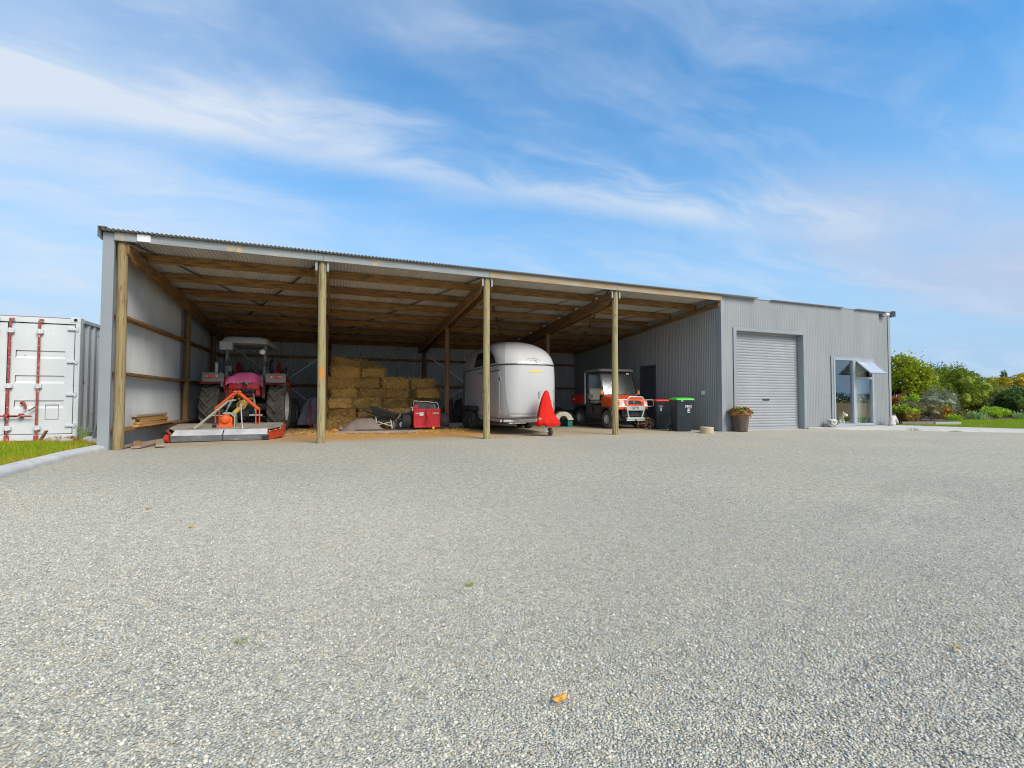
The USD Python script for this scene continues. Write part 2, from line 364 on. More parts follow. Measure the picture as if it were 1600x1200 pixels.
mat('kerb_concrete', (.40, .40, .38), (.52, .52, .50), rough=.85, scale=3, world=True, bump=.002, bscale=80, spots=((.35, .34, .31), 4, .64), detail=8)

def grid(x0, x1, y0, y1, nx, ny, zf):
    X, Y = np.meshgrid(np.linspace(x0, x1, nx + 1), np.linspace(y0, y1, ny + 1)); Z = zf(X, Y)
    V = np.stack([X, Y, Z], -1).reshape(-1, 3); i = (np.arange(ny)[:, None] * (nx + 1) + np.arange(nx)).ravel()
    return tm(V, np.vstack([np.stack([i, i + 1, i + nx + 2], 1), np.stack([i, i + nx + 2, i + nx + 1], 1)]))
def sheet(poly, z, step=None):
    p = sg.Polygon(poly)
    v, f = trimesh.creation.triangulate_polygon(p, engine='earcut')
    m = tm(np.c_[v, np.full(len(v), z)], f)
    return m if m.face_normals[:, 2].mean() > 0 else tm(m.vertices, np.asarray(m.faces)[:, ::-1])
# open country: a sheet to the horizon, just under the yard
a_ = np.linspace(0, 2 * PI, 97)[:-1]
ringsG = [np.stack([r * np.cos(a_), r * np.sin(a_), np.full(96, z)], 1) for r, z in ((.5, -.12), (40, -.12), (120, -.3), (400, -.6), (1500, -1.0), (6000, -2.0))]
g_ = loft(ringsG, True, False)
if np.mean(g_.face_normals[:, 2]) < 0: g_ = tm(g_.vertices, np.asarray(g_.faces)[:, ::-1])
obj('ground', g_, MT['field_grass'], smooth=False, kind='structure')

KERB_OUT = [(-3.55, -6), (-3.62, 2.0), (-3.70, 5.2), (-3.81, 7.55), (-3.95, 8.7), (-4.06, 10.1), (-4.03, 11.12)]
PATH_OUT = [(14.66, 10.86), (15.2, 10.35), (16.57, 9.54), (17.57, 8.70), (19.2, 7.45), (21.5, 5.2), (24, 2.0), (26, -6)]
PATH_IN = [(14.66, 10.95), (19.16, 10.95), (19.74, 9.62), (20.66, 8.07), (22.6, 6.0), (25.1, 2.4), (27.2, -6)]
yard = [(-3.6, -14)] + KERB_OUT + [(-4.2, 11.13), (-4.2, 20.4), (11.05, 20.4), (11.05, 10.98), (14.66, 10.98)] + PATH_OUT + [(26.2, -14)]
# the yard: a sheet with shallow wheel-worn unevenness
def yard_mesh():
    p = sg.Polygon(yard); step = .35; V = []; xs = np.arange(-4.4, 26.6, step); ys = np.arange(-14, 20.6, step)
    pieces = []
    base = sheet(yard, 0.0)
    for m in (base,):
        m = m.copy(); v, f = trimesh.remesh.subdivide_to_size(m.vertices, m.faces, .9, max_iter=12)
        z = (meshkit.fbm(np.c_[v[:, :2] * .45, np.zeros(len(v))], 3, 5) - .5) * .035
        edge = np.array([min(1, p.exterior.distance(sg.Point(q)) / .8) for q in v[:, :2]])
        v = v.copy(); v[:, 2] = z * edge; pieces.append(trimesh.Trimesh(v, f, process=True))
    return pieces[0]
obj('gravel_yard', yard_mesh(), GRAVEL, smooth=True, kind='structure')

# kerb on the left: a rounded haunched concrete strip
def offset_line(L, d):
    o = sg.LineString(L).parallel_offset(abs(d), 'left' if d > 0 else 'right')
    return np.array(o.coords)
def strip(outer, inner, prof, n=60, wob=.006, seed=3):
    """prof: (t across from outer to inner, z) pairs"""
    lo, li = sg.LineString(outer), sg.LineString(inner); R = []
    for t in np.linspace(0, 1, n):
        a, b = np.array(lo.interpolate(t, True).coords[0]), np.array(li.interpolate(t, True).coords[0])
        R.append([[*(a + (b - a) * q), z] for q, z in prof])
    R = np.array(R); R[:, :, :2] += (meshkit.fbm(np.c_[R.reshape(-1, 3)[:, :2] * 1.2, np.zeros(R.shape[0] * R.shape[1])], 3, seed).reshape(R.shape[:2])[..., None] - .5) * wob * 4
    m = loft(list(R.transpose(0, 1, 2)), True, True)
    return m if m.volume > 0 else tm(m.vertices, np.asarray(m.faces)[:, ::-1])
KERB_IN = [(x - .27, y) for x, y in KERB_OUT]; KERB_IN[-1] = (-4.32, 11.10)
kprof = [(0, -.08), (0, .035), (.10, .075), (.3, .095), (.6, .10), (.85, .092), (1, .06), (1, -.08)]
obj('kerb', strip(KERB_OUT, KERB_IN, kprof, 90), MT['kerb_concrete'], smooth=50, kind='structure')
obj('concrete_path', strip(PATH_OUT, PATH_IN, [(0, -.1), (0, .035), (.04, .05), (.96, .055), (1, .05), (1, -.1)], 70, .004), MT['concrete'], smooth=40, kind='structure')

GRASS_L = [(-4.25, -6)] + [(x + .02, y) for x, y in KERB_IN[1:]] + [(-4.4, 12.2), (-5.2, 13.1), (-5.25, 22), (-14, 22), (-14, -6)]
gl = sheet(GRASS_L, .045); obj('grass_bank', gl, MT['rough_grass_soil'], smooth=False, kind='structure')
LAWN = [(19.3, 11.0)] + PATH_IN[2:5] + [(27, 5.6), (60, 6.6), (60, 40), (19.3, 40)]
obj('lawn', sheet(LAWN, .04), MT['lawn_soil'], smooth=False, kind='structure')

# loose stones near the camera: the material takes over farther out
def stones():
    protos = []
    P = UsdGeom.PointInstancer.Define(stage, '/World/gravel_stones'); data(P, 'loose grey and beige gravel stones strewn over the yard', 'gravel', kind='stuff')
    UsdGeom.Scope.Define(stage, '/World/gravel_stones/kinds')
    pal = [(.47, .44, .37), (.43, .415, .36), (.30, .31, .29), (.38, .37, .32), (.45, .42, .36), (.26, .28, .29), (.34, .30, .22), (.55, .53, .48), (.21, .21, .20), (.40, .39, .35), (.36, .37, .36), (.33, .345, .35)]
    for i, c in enumerate(pal):
        mm = mat(f'stone_{i}', tuple((np.array(c) * .95 + .03) * (.94, .93, .865)), tuple((np.array(c) * .95 + .03) * (1.26, 1.23, 1.13)), rough=.75, scale=40, rnd_amt=.22)
        s = trimesh.creation.icosphere(subdivisions=1, radius=1.0); v = np.array(s.vertices); r_ = np.random.default_rng(i)
        for k in range(4):
            d = r_.normal(size=3); d /= np.linalg.norm(d); h = v @ d; v -= np.outer(np.maximum(h - .62, 0), d)
        v *= r_.uniform(.75, 1.15, 3)
        usdkit.mesh(stage, f'/World/gravel_stones/kinds/stone_{i:03d}', tm(v, s.faces), mm, 35)
        protos.append(f'/World/gravel_stones/kinds/stone_{i:03d}')
    P.CreatePrototypesRel().SetTargets([Sdf.Path(p) for p in protos])
    r_ = np.random.default_rng(11)
    right, fwd = np.array([math.cos(YAW), -math.sin(YAW)]), np.array([math.sin(YAW), math.cos(YAW)])
    # density per m2 falls with distance
    n = N_STONES * 3; w = np.sqrt(r_.uniform(.8 ** 2, 6.5 ** 2, n))
    half = w * (800 / F_PX) + .25; u = r_.uniform(-1, 1, n) * half
    keep = r_.uniform(0, 1, n) < np.clip((6.5 - w) / 3.5, 0, 1) ** 1.5
    q = (w[:, None] * fwd + u[:, None] * right)[keep][:N_STONES]
    p = sg.Polygon(yard).buffer(-.06); import shapely
    q = q[shapely.contains_xy(p, q[:, 0], q[:, 1])]; n = len(q)
    size = np.clip(r_.lognormal(math.log(.0036), .30, n), .0020, .0080)
    z = (meshkit.fbm(np.c_[q * .45, np.zeros(n)], 3, 5) - .5) * .03 + size * r_.uniform(-.1, .55, n)
    P.CreatePositionsAttr(Vt.Vec3fArray.FromNumpy(np.c_[q, z].astype(np.float32)))
    P.CreateProtoIndicesAttr(Vt.IntArray.FromNumpy(r_.integers(0, len(pal), n).astype(np.int32)))
    P.CreateScalesAttr(Vt.Vec3fArray.FromNumpy((size[:, None] * np.c_[np.ones(n), r_.uniform(.7, 1.1, n), r_.uniform(.55, .8, n)]).astype(np.float32)))
    a = r_.uniform(0, 2 * PI, n); ti = r_.normal(0, .25, n)
    Q = np.stack([np.cos(a / 2) * np.cos(ti / 2), np.cos(a / 2) * np.sin(ti / 2), np.sin(a / 2) * np.sin(ti / 2), np.sin(a / 2) * np.cos(ti / 2)], 1)
    P.CreateOrientationsAttr(Vt.QuathArray([Gf.Quath(float(w_), float(x_), float(y_), float(z_)) for w_, x_, y_, z_ in Q]))
N_STONES = 340000
stones()
# ------------------------------------------------------------------ the shed
def roof_z(y): return 4.17 - .075 * (y - 11)
PITCHC, AMP = .0762, .011
def corr(u0, u1, v0, v1, place, per=8, nv=1, amp=AMP, pitch=PITCHC):
    n = max(2, int(round((u1 - u0) / pitch * per)) + 1); u = np.linspace(u0, u1, n); d = amp * np.cos(2 * PI * u / pitch)
    a = v0(u) if callable(v0) else np.full(n, float(v0)); b = v1(u) if callable(v1) else np.full(n, float(v1))
    rows = [np.array([place(x, y, z) for x, y, z in zip(u, a + (b - a) * t, d)]) for t in np.linspace(0, 1, nv + 1)]
    return loft(rows, False, False, closed=False)
shed = thing('farm_shed', 'long grey corrugated iron shed with four open bays and an enclosed end', 'shed')
XL, XP, XW, XR, YF, YB = -4.08, (-3.9, -.3, 3.52, 7.28), 11.07, 19.1, 10.97, 20.36
# roof
RX = [(-4.17, 12.49), (13.12, 16.55), (17.2, 19.17)]
for a, b in RX:
    obj('roof_sheet', corr(a, b, 10.80 if a < 13 else 10.87, 20.52, lambda x, y, d: (x, y, roof_z(y) + .012 + d), nv=2), MT['roof_metal'], shed)
for a, b in ((12.49, 13.12), (16.55, 17.2)):
    obj('skylight_sheet', corr(a + .02, b - .02, 10.945, 20.45, lambda x, y, d: (x, y, roof_z(y) + .008 + d)), MT['skylight_sheet'], shed)
# barge flashings on both ends
for x0, s in ((-4.195, 1), (19.195, -1)):
    P = [(-.006, -.17), (.006, -.17), (.006, .018), (.13, .018), (.13, .030), (-.006, .030)]
    m = prism(sg.Polygon([(x0 + s * px, pz) for px, pz in P]), 9.74, 'y', 10.79); v = np.array(m.vertices); v[:, 2] += roof_z(v[:, 1]) + .012
    obj('barge_flashing', tm(v, m.faces), MT['flashing_metal'], shed, smooth=False)
# walls
rz = lambda y: roof_z(y) - .004
obj('left_wall_cladding', corr(10.99, YB - .02, -.02, rz, lambda y, z, d: (XL + d * 1.5, y, z)), MT['zinc_lining'], shed)
obj('back_wall_cladding', corr(XL + .01, XR, -.02, roof_z(YB) - .012, lambda x, z, d: (x, YB + d * 1.6, z)), MT['zinc_lining'], shed)
obj('right_wall_cladding', corr(YF + .02, YB - .02, -.02, rz, lambda y, z, d: (XR + d, y, z)), MT['galvanised_cladding'], shed)
# partition wall with a door opening
D0, D1, DH = 14.12, 14.94, 2.21
pw = cat(corr(YF + .01, D0, -.02, rz, lambda y, z, d: (XW + d, y, z)), corr(D0, D1, DH, rz, lambda y, z, d: (XW + d, y, z)), corr(D1, YB - .02, -.02, rz, lambda y, z, d: (XW + d, y, z)))
obj('partition_wall_cladding', pw, MT['galvanised_cladding'], shed)
mat('charcoal_paint', (.055, .06, .065), (.075, .08, .085), rough=.45, scale=2)
dr = obj('side_door', box2((XW + .05, D0 + .03, .02), (XW + .09, D1 - .03, DH - .03), .006), MT['charcoal_paint'], shed)
obj('handle', cat(cyl((XW + .05, D0 + .11, 1.02), (XW - .01, D0 + .11, 1.02), .012), cyl((XW - .01, D0 + .10, 1.02), (XW - .01, D0 + .23, 1.02), .011)), MT['bare_metal'], dr)
obj('door_frame', cat(box2((XW - .03, D0 - .05, 0), (XW + .1, D0 + .026, DH + .02)), box2((XW - .03, D1 - .026, 0), (XW + .1, D1 + .05, DH + .02)), box2((XW - .031, D0 - .05, DH - .026), (XW + .1, D1 + .05, DH + .05))), MT['charcoal_paint'], shed)
# front wall of the enclosed end, with openings for the roller door and the window
RD0, RD1, RDH = 11.66, 14.58, 3.13
W0, W1, WZ0, WZ1 = 16.02, 18.1, .06, 2.42
fp = lambda x, z, d: (x, YF - d * .62, z)
topf = roof_z(YF) - .002
fw = cat(corr(XW + .1, RD0, -.02, topf, fp), corr(RD0, RD1, RDH, topf, fp), corr(RD1, W0, -.02, topf, fp), corr(W0, W1, WZ1, topf, fp), corr(W1, XR, -.02, topf, fp))
obj('front_wall_cladding', fw, MT['galvanised_cladding'], shed)
fl = MT['flashing_metal']
obj('corner_flashing', cat(box2((XW - .022, YF - .022, -.02), (XW + .13, YF - .014, topf - .01)), box2((XW - .022, YF - .014, -.02), (XW - .014, YF + .16, topf - .02))), fl, shed)
obj('corner_flashing', cat(box2((XR - .1, YF - .022, -.02), (XR + .022, YF - .014, topf - .01)), box2((XR + .014, YF - .014, -.02), (XR + .022, YF + .1, topf - .02))), fl, shed)
obj('corner_flashing', cat(box2((-4.165, 10.93, -.02), (-3.985, 10.94, 4.15)), box2((-4.165, 10.94, -.02), (-4.157, 11.08, 4.14)), box2((-3.993, 10.94, -.02), (-3.985, 10.99, 4.14))), MT['flashing_metal'], shed)
# roller door, set back in the wall
rdy = 11.17
def roller():
    prof = []; z = .10; pitch = .0878
    while z < RDH - .02:
        for t, d in ((0, 0), (.12, .012), (.3, .017), (.62, .017), (.8, .012), (.92, 0)):
            prof.append((z + t * pitch, d))
        z += pitch
    rows = [np.array([(x, rdy - d, zz) for zz, d in prof]) for x in (RD0 + .02, RD1 - .02)]
    return loft([rows[1], rows[0]], False, False, closed=False)
rd = obj('roller_door', roller(), MT['roller_steel'], shed, smooth=40)
obj('bottom_rail', box2((RD0 + .02, rdy - .03, .012), (RD1 - .02, rdy + .02, .10), .006), MT['roller_steel'], rd)
mat('pale_rubber', (.50, .50, .48), rough=.8)
obj('door_seal', box2((RD0 + .02, rdy - .022, 0), (RD1 - .02, rdy + .01, .011)), MT['pale_rubber'], rd)
obj('handle', cat(box2((12.97, rdy - .035, .95), (13.25, rdy - .018, 1.005), .006), box2((13.0, rdy - .05, .965), (13.22, rdy - .036, .985), .004)), MT['dark_steel'], rd)
obj('door_reveal', cat(box2((RD0 - .015, YF - .03, 0), (RD0, rdy + .1, RDH)), box2((RD1, YF - .03, 0), (RD1 + .015, rdy + .1, RDH)), box2((RD0 - .015, YF - .03, RDH), (RD1 + .015, rdy + .1, RDH + .015))), fl, shed)
obj('door_trim', cat(box2((RD0 - .13, YF - .034, -.01), (RD0 - .016, YF - .026, RDH + .11)), box2((RD1 + .016, YF - .034, -.01), (RD1 + .13, YF - .026, RDH + .11)), box2((RD0 - .015, YF - .033, RDH + .016), (RD1 + .015, YF - .027, RDH + .11))), fl, shed)
# window: fixed left light, fixed lower right light, awning sash open above it
mat('window_aluminium', (.33, .36, .39), (.36, .39, .42), rough=.35, metal=.2, scale=2)
def glass(name, refl, tint, rough=0.0):
    N = {'t': ('transparent_bsdf', dict(color=tint)), 'g': ('glossy_bsdf', dict(color=(.95, .97, 1), roughness=rough)), 'f': ('layer_weight', dict(blend=.5)), 'pw': ('math', dict(math_type='power', value2=3.0)),
         'mr': ('map_range', dict(from_min=0.0, from_max=1.0, to_min=refl, to_max=1.0)), 'm': ('mix_closure', {})}
    MT[name] = usdkit.material(stage, '/World/Looks/' + name, N, [('f.facing', 'pw.value1'), ('pw.value', 'mr.value'), ('mr.result', 'm.fac'), ('t.BSDF', 'm.closure1'), ('g.BSDF', 'm.closure2')], surface='m.closure')
glass('window_glass', .10, (.90, .92, .91)); glass('clear_plastic', .12, (.85, .86, .85), .16); mat('sash_glass', (.34, .38, .42), (.40, .44, .48), rough=.15, scale=2)  # awning sash: opaque pale colour stands in for the reflected sky
win = obj('window', cat(box2((W0, YF - .05, WZ0), (W0 + .075, YF + .06, WZ1), .006), box2((W1 - .075, YF - .05, WZ0), (W1, YF + .06, WZ1), .006), box2((W0 + .076, YF - .049, WZ1 - .07), (W1 - .076, YF + .06, WZ1), .006), box2((W0 + .076, YF - .049, WZ0), (W1 - .076, YF + .06, WZ0 + .085), .006), box2((17.0, YF - .06, WZ0 + .086), (17.14, YF + .07, WZ1 - .071), .006), box2((17.141, YF - .045, 1.70), (W1 - .076, YF + .055, 1.79), .006)), MT['window_aluminium'], shed, smooth=False)
obj('pane', box2((W0 + .07, YF + .004, WZ0 + .08), (17.005, YF + .010, WZ1 - .065)), MT['window_glass'], win, smooth=False)
obj('pane', box2((17.135, YF + .004, WZ0 + .08), (W1 - .07, YF + .010, 1.705)), MT['window_glass'], win, smooth=False)
sa = math.radians(46); sx0, sx1, hz, hy = 17.13, W1 - .05, WZ1 - .075, YF - .058
def sash(x0, x1, a0, a1, t0, t1):
    m = box2((x0, t0, -a1), (x1, t1, -a0), .004); return move(m, (0, hy, hz), rx=-sa)
sl = .66
obj('awning_sash', cat(sash(sx0, sx0 + .05, 0, sl, -.02, .02), sash(sx1 - .05, sx1, 0, sl, -.02, .02), sash(sx0 + .051, sx1 - .051, 0, .05, -.02, .02), sash(sx0 + .051, sx1 - .051, sl - .055, sl, -.02, .02)), MT['window_aluminium'], win, smooth=False)
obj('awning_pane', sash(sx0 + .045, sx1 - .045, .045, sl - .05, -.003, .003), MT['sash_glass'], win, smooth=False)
obj('sash_stay', bar((sx0 + .02, YF - .02, 1.84), (sx0 + .02, hy - math.sin(sa) * .5, hz - math.cos(sa) * .5), .015, .01), MT['bare_metal'], win)
obj('window_trim', cat(box2((W0 - .10, YF - .032, -.01), (W0 - .001, YF - .024, WZ1 + .08)), box2((W1 + .001, YF - .032, -.01), (W1 + .10, YF - .024, WZ1 + .08)), box2((W0, YF - .031, WZ1 + .001), (W1, YF - .025, WZ1 + .08))), fl, shed)
# the room behind the glass
mat('plywood', (.20, .11, .045), (.27, .155, .065), rough=.7, scale=1.5, stretch=(1, 1, 6), world=True)
mat('room_floor', (.16, .14, .12), rough=.7)
mat('curtain_cloth', (.62, .66, .60), (.70, .73, .67), rough=.9, scale=3)
obj('room_floor', box2((15.2, YF + .07, -.05), (XR - .04, 14.5, .05)), MT['room_floor'], shed)
obj('room_lining', cat(box2((15.2, 14.5, .05), (XR - .04, 14.54, 3.2)), box2((15.16, YF + .07, .05), (15.2, 14.5, 3.2)), box2((15.2, YF + .07, 3.2), (XR - .04, 14.5, 3.24))), MT['plywood'], shed)
cu = np.linspace(0, 1, 60)
def curtain(x0, x1, y, z0, z1, folds):
    ring = lambda z, k: np.array([(x0 + (x1 - x0) * t, y + (.028 + .01 * k) * math.sin(t * folds * 2 * PI + .6 * math.sin(5 * t)), z) for t in cu])
    return loft([ring(z, k) for k, z in enumerate(np.linspace(z0, z1, 4))], False, False, closed=False)
obj('curtain', curtain(17.55, 18.25, YF + .34, .08, 2.36, 6), MT['curtain_cloth'], shed, smooth=True)
# security lamp at the top right corner
sl_ = obj('security_lamp', cat(box2((18.55, YF - .06, 4.02), (18.66, YF - .012, 4.11), .01), cyl((18.6, YF - .07, 4.03), (18.6, YF - .13, 4.0), .022)), MT['dark_steel'], shed)
mat('white_plastic', (.62, .63, .62), (.70, .71, .70), rough=.45, scale=4)
obj('lamp_head', cat(box((18.73, YF - .15, 4.075), (.16, .12, .10), .015, rx=-.3), cyl((18.6, YF - .11, 4.03), (18.73, YF - .11, 4.05), .014)), MT['white_plastic'], sl_)
obj('socket_box', box2((XW - .075, 11.64, 1.13), (XW - .005, 11.76, 1.26), .01), MT['white_plastic'], shed)
# posts
def post_material(name, patch=None, tone=(1.08, 1.0, .86)):
    T3 = lambda *c: tuple(a * b for a, b in zip(c, tone))
    N = {'tc': ('geometry', {}), 'mp': ('mapping', dict(mapping_type='point', scale=(6, 6, .7))), 'n': ('noise_texture', dict(scale=1.6, detail=6.0, roughness=.62, distortion=.4)),
         'r': ('rgb_ramp', dict(ramp=[(.28, T3(.21, .175, .095)), (.45, T3(.28, .265, .155)), (.58, T3(.26, .225, .135)), (.72, T3(.19, .13, .07))])),
         'cm': ('mapping', dict(mapping_type='point', scale=(16, 16, .55))), 'cn': ('noise_texture', dict(scale=1.3, detail=2.0, roughness=.5)),
         'cr': ('rgb_ramp', dict(ramp=[(.0, (1, 1, 1)), (.475, (1, 1, 1)), (.498, (.35, .3, .25)), (.52, (1, 1, 1)), (1, (1, 1, 1))])),
         'kn': ('voronoi_texture', dict(scale=2.1)), 'kr': ('map_range', dict(from_min=.03, from_max=.10, to_min=.75, to_max=0.0, clamp=True)), 'km': ('mix_color', dict(blend_type='mix', b=(.17, .09, .035))),
         'm': ('mix_color', dict(blend_type='multiply', fac=.8)), 'b': ('principled_bsdf', dict(roughness=.85, specular_ior_level=.25)), 'bp': ('bump', dict(strength=1.0, distance=.004))}
    L = [('tc.position', 'mp.vector'), ('mp.vector', 'n.vector'), ('n.fac', 'r.fac'), ('tc.position', 'cm.vector'), ('cm.vector', 'cn.vector'), ('cn.fac', 'cr.fac'), ('r.color', 'm.a'), ('cr.color', 'm.b'), ('cr.color', 'bp.height'), ('bp.normal', 'b.normal'),
         ('tc.position', 'kn.vector'), ('kn.distance', 'kr.value'), ('kr.result', 'km.fac'), ('m.result', 'km.a')]
    col = 'km.result'
    if patch:
        c, s = patch
        N.update({'ps': ('vector_math', dict(math_type='subtract', vector2=c)), 'pm': ('vector_math', dict(math_type='multiply', vector2=s)), 'pl': ('vector_math', dict(math_type='length')),
                  'pn': ('noise_texture', dict(scale=9.0, detail=4.0)), 'pa': ('math', dict(math_type='multiply_add', value2=.9)), 'pr': ('map_range', dict(range_type='smoothstep', from_min=.6, from_max=1.5, to_min=.85, to_max=0.0, clamp=True)), 'pp': ('mix_color', dict(blend_type='mix', b=(.55, .19, .02)))})
        L += [('tc.position', 'ps.vector1'), ('ps.vector', 'pm.vector1'), ('pm.vector', 'pl.vector1'), ('tc.position', 'pn.vector'), ('pn.fac', 'pa.value1'), ('pl.value', 'pa.value3'), ('pa.value', 'pr.value'), ('pr.result', 'pp.fac'), (col, 'pp.a')]
        col = 'pp.result'
    L.append((col, 'b.base_color'))
    MT[name] = usdkit.material(stage, '/World/Looks/' + name, N, L, surface='b.BSDF'); return MT[name]
PM = [post_material('post_wood_brown', None, (.95, .80, .66)), post_material('post_wood_stained', ((-.29, 10.92, 1.55), (10, 6, 4.5))), post_material('post_wood'), post_material('post_wood_rusty', ((7.35, 10.92, 1.35), (16, 8, 5)))]
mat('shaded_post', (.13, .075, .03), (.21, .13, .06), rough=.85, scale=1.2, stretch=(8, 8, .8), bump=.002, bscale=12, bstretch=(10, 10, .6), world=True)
def post(x, y, z1, r, seed, m, name='post', r2=None):
    n = 20; a = np.arange(n) / n * 2 * PI; R = []
    for t in np.linspace(0, 1, 13):
        z = -.1 + (z1 + .1) * t; rr = r * (1 - t) + (r2 or r * .93) * t
        q = np.stack([np.cos(a), np.sin(a), np.full(n, z * .8)], 1)
        rr = rr * (1 + .05 * (meshkit.fbm(q * 1.3 + seed * 10, 2, seed) - .5))
        cx = .012 * math.sin(2.2 * t + seed); R.append(np.stack([x + cx + rr * np.cos(a), y + rr * np.sin(a), np.full(n, z)], 1))
    return loft(R)
labs = ['front post at the left end, split by a long crack', 'front post with an orange stain', 'front post with dark knots and a greenish face', 'front post with a rusty streak']
for i, x in enumerate(XP):
    obj('post', post(x + .015, 11.03, 4.02 if i == 0 else roof_z(11) - .16, .088, i + 1, PM[i]), PM[i], shed, smooth=60, label=labs[i])
RB = lambda y: roof_z(y) - .51        # rafter underside
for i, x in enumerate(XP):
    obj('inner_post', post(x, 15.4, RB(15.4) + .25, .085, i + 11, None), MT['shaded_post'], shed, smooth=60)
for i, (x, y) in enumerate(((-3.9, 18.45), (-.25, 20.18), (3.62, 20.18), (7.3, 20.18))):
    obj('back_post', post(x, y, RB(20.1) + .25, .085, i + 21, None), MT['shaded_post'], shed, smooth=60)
# timber frame
for i, x in enumerate(XP):
    for s in ((1,) if i == 0 else (-1, 1)):
        xx = x + s * .118
        poly = [(10.96, 3.79), (11.22, RB(11.22)), (20.28, RB(20.28)), (20.28, RB(20.28) + .30), (10.96, RB(10.96) + .30)]
        obj('rafter', prism(poly, .045, 'x', xx - .0225), MT['brown_timber_y'], shed, smooth=False)
        if i: obj('rafter_end', box((xx, 10.953, 3.895), (.05, .012, .20), .003), MT['grey_board'], shed)
obj('rafter', prism([(10.99, roof_z(10.99) - .32), (20.28, roof_z(20.28) - .32), (20.28, roof_z(20.28) - .21), (10.99, roof_z(10.99) - .21)], .045, 'x', XW - .075), MT['brown_timber_y'], shed, smooth=False)
py = [12.0, 13.25, 14.5, 15.75, 17.0, 18.25, 19.5]
segs = list(zip(XP, XP[1:] + (11.04,)))
for y in py:
    for i, (a, b) in enumerate(segs):
        a2 = -4.05 if i == 0 else a + .005; z = roof_z(y) - .006
        obj('purlin', box2((a2, y - .024, z - .195), (b - .005, y + .024, z - .004), .004), MT['brown_timber'], shed)
        if i: obj('purlin_bracket', cat(box2((a - .055, y - .032, z - .205), (a + .055, y - .027, z - .05)),), MT['bare_metal'], shed)
obj('eave_beam', box2((-4.05, 20.2, roof_z(20.2) - .26), (11.0, 20.25, roof_z(20.2) - .03), .004), MT['brown_timber'], shed)
def fascia(a, b, m): obj('fascia_board', box2((a, 10.895, 4.005), (b, 10.938, 4.163), .004), MT[m], shed)
fascia(-3.98, -.285, 'grey_board'); fascia(-.28, 3.545, 'grey_board'); fascia(3.55, 7.295, 'tan_board'); fascia(7.3, 11.035, 'tan_board')
obj('fascia_plate', box2((-3.62, 10.87, 4.02), (-3.40, 10.893, 4.165), .006), MT['white_plastic'], shed)
# girts
gz_ = (2.60, 1.475, .39)
for z in gz_[:2]:
    obj('girt', box2((-4.06, 11.10, z - .028), (-3.87, 20.3, z + .028), .005), MT['brown_timber_y'], shed)
obj('girt', box2((-4.06, 11.10, .34), (-3.80, 20.3, .39), .005), MT['brown_timber_y'], shed)
xs = (-4.0, -.25, 3.62, 7.3, 11.04)
for z in (2.64, 1.51, .4):
    for a, b in zip(xs, xs[1:]): obj('girt', box2((a + .003, 20.21, z - .05), (b - .003, 20.26, z + .05), .004), MT['brown_timber'], shed)
for p, q in (((-3.61, 2.91), (-1.03, .93)), ((-2.2, 1.40), (-.3, 2.86)), ((3.75, 2.88), (5.8, 1.46)), ((4.75, 1.08), (7.0, 2.3)), ((7.4, 1.2), (9.6, 2.9))):
    obj('wall_brace', bar((p[0], 20.195, p[1]), (q[0], 20.195, q[1]), .006, .035), MT['bare_metal'], shed)
for (a, b), ys in zip(segs, (((20, 11.3), (11.3, 20)), ((20, 11.3),), ((11.3, 20), (20, 11.3)), ((11.3, 20), (20, 11.3)))):
    for y0, y1 in ys:
        obj('roof_brace', bar((a, y0, roof_z(y0) - .035), (b, y1, roof_z(y1) - .035), .05, .004), MT['dark_steel'], shed)
# concrete bottom plate of the enclosed end
obj('shed_slab', box2((XW + .02, YF + .03, -.1), (XR - .02, YB - .05, .004)), MT['concrete'], shed)
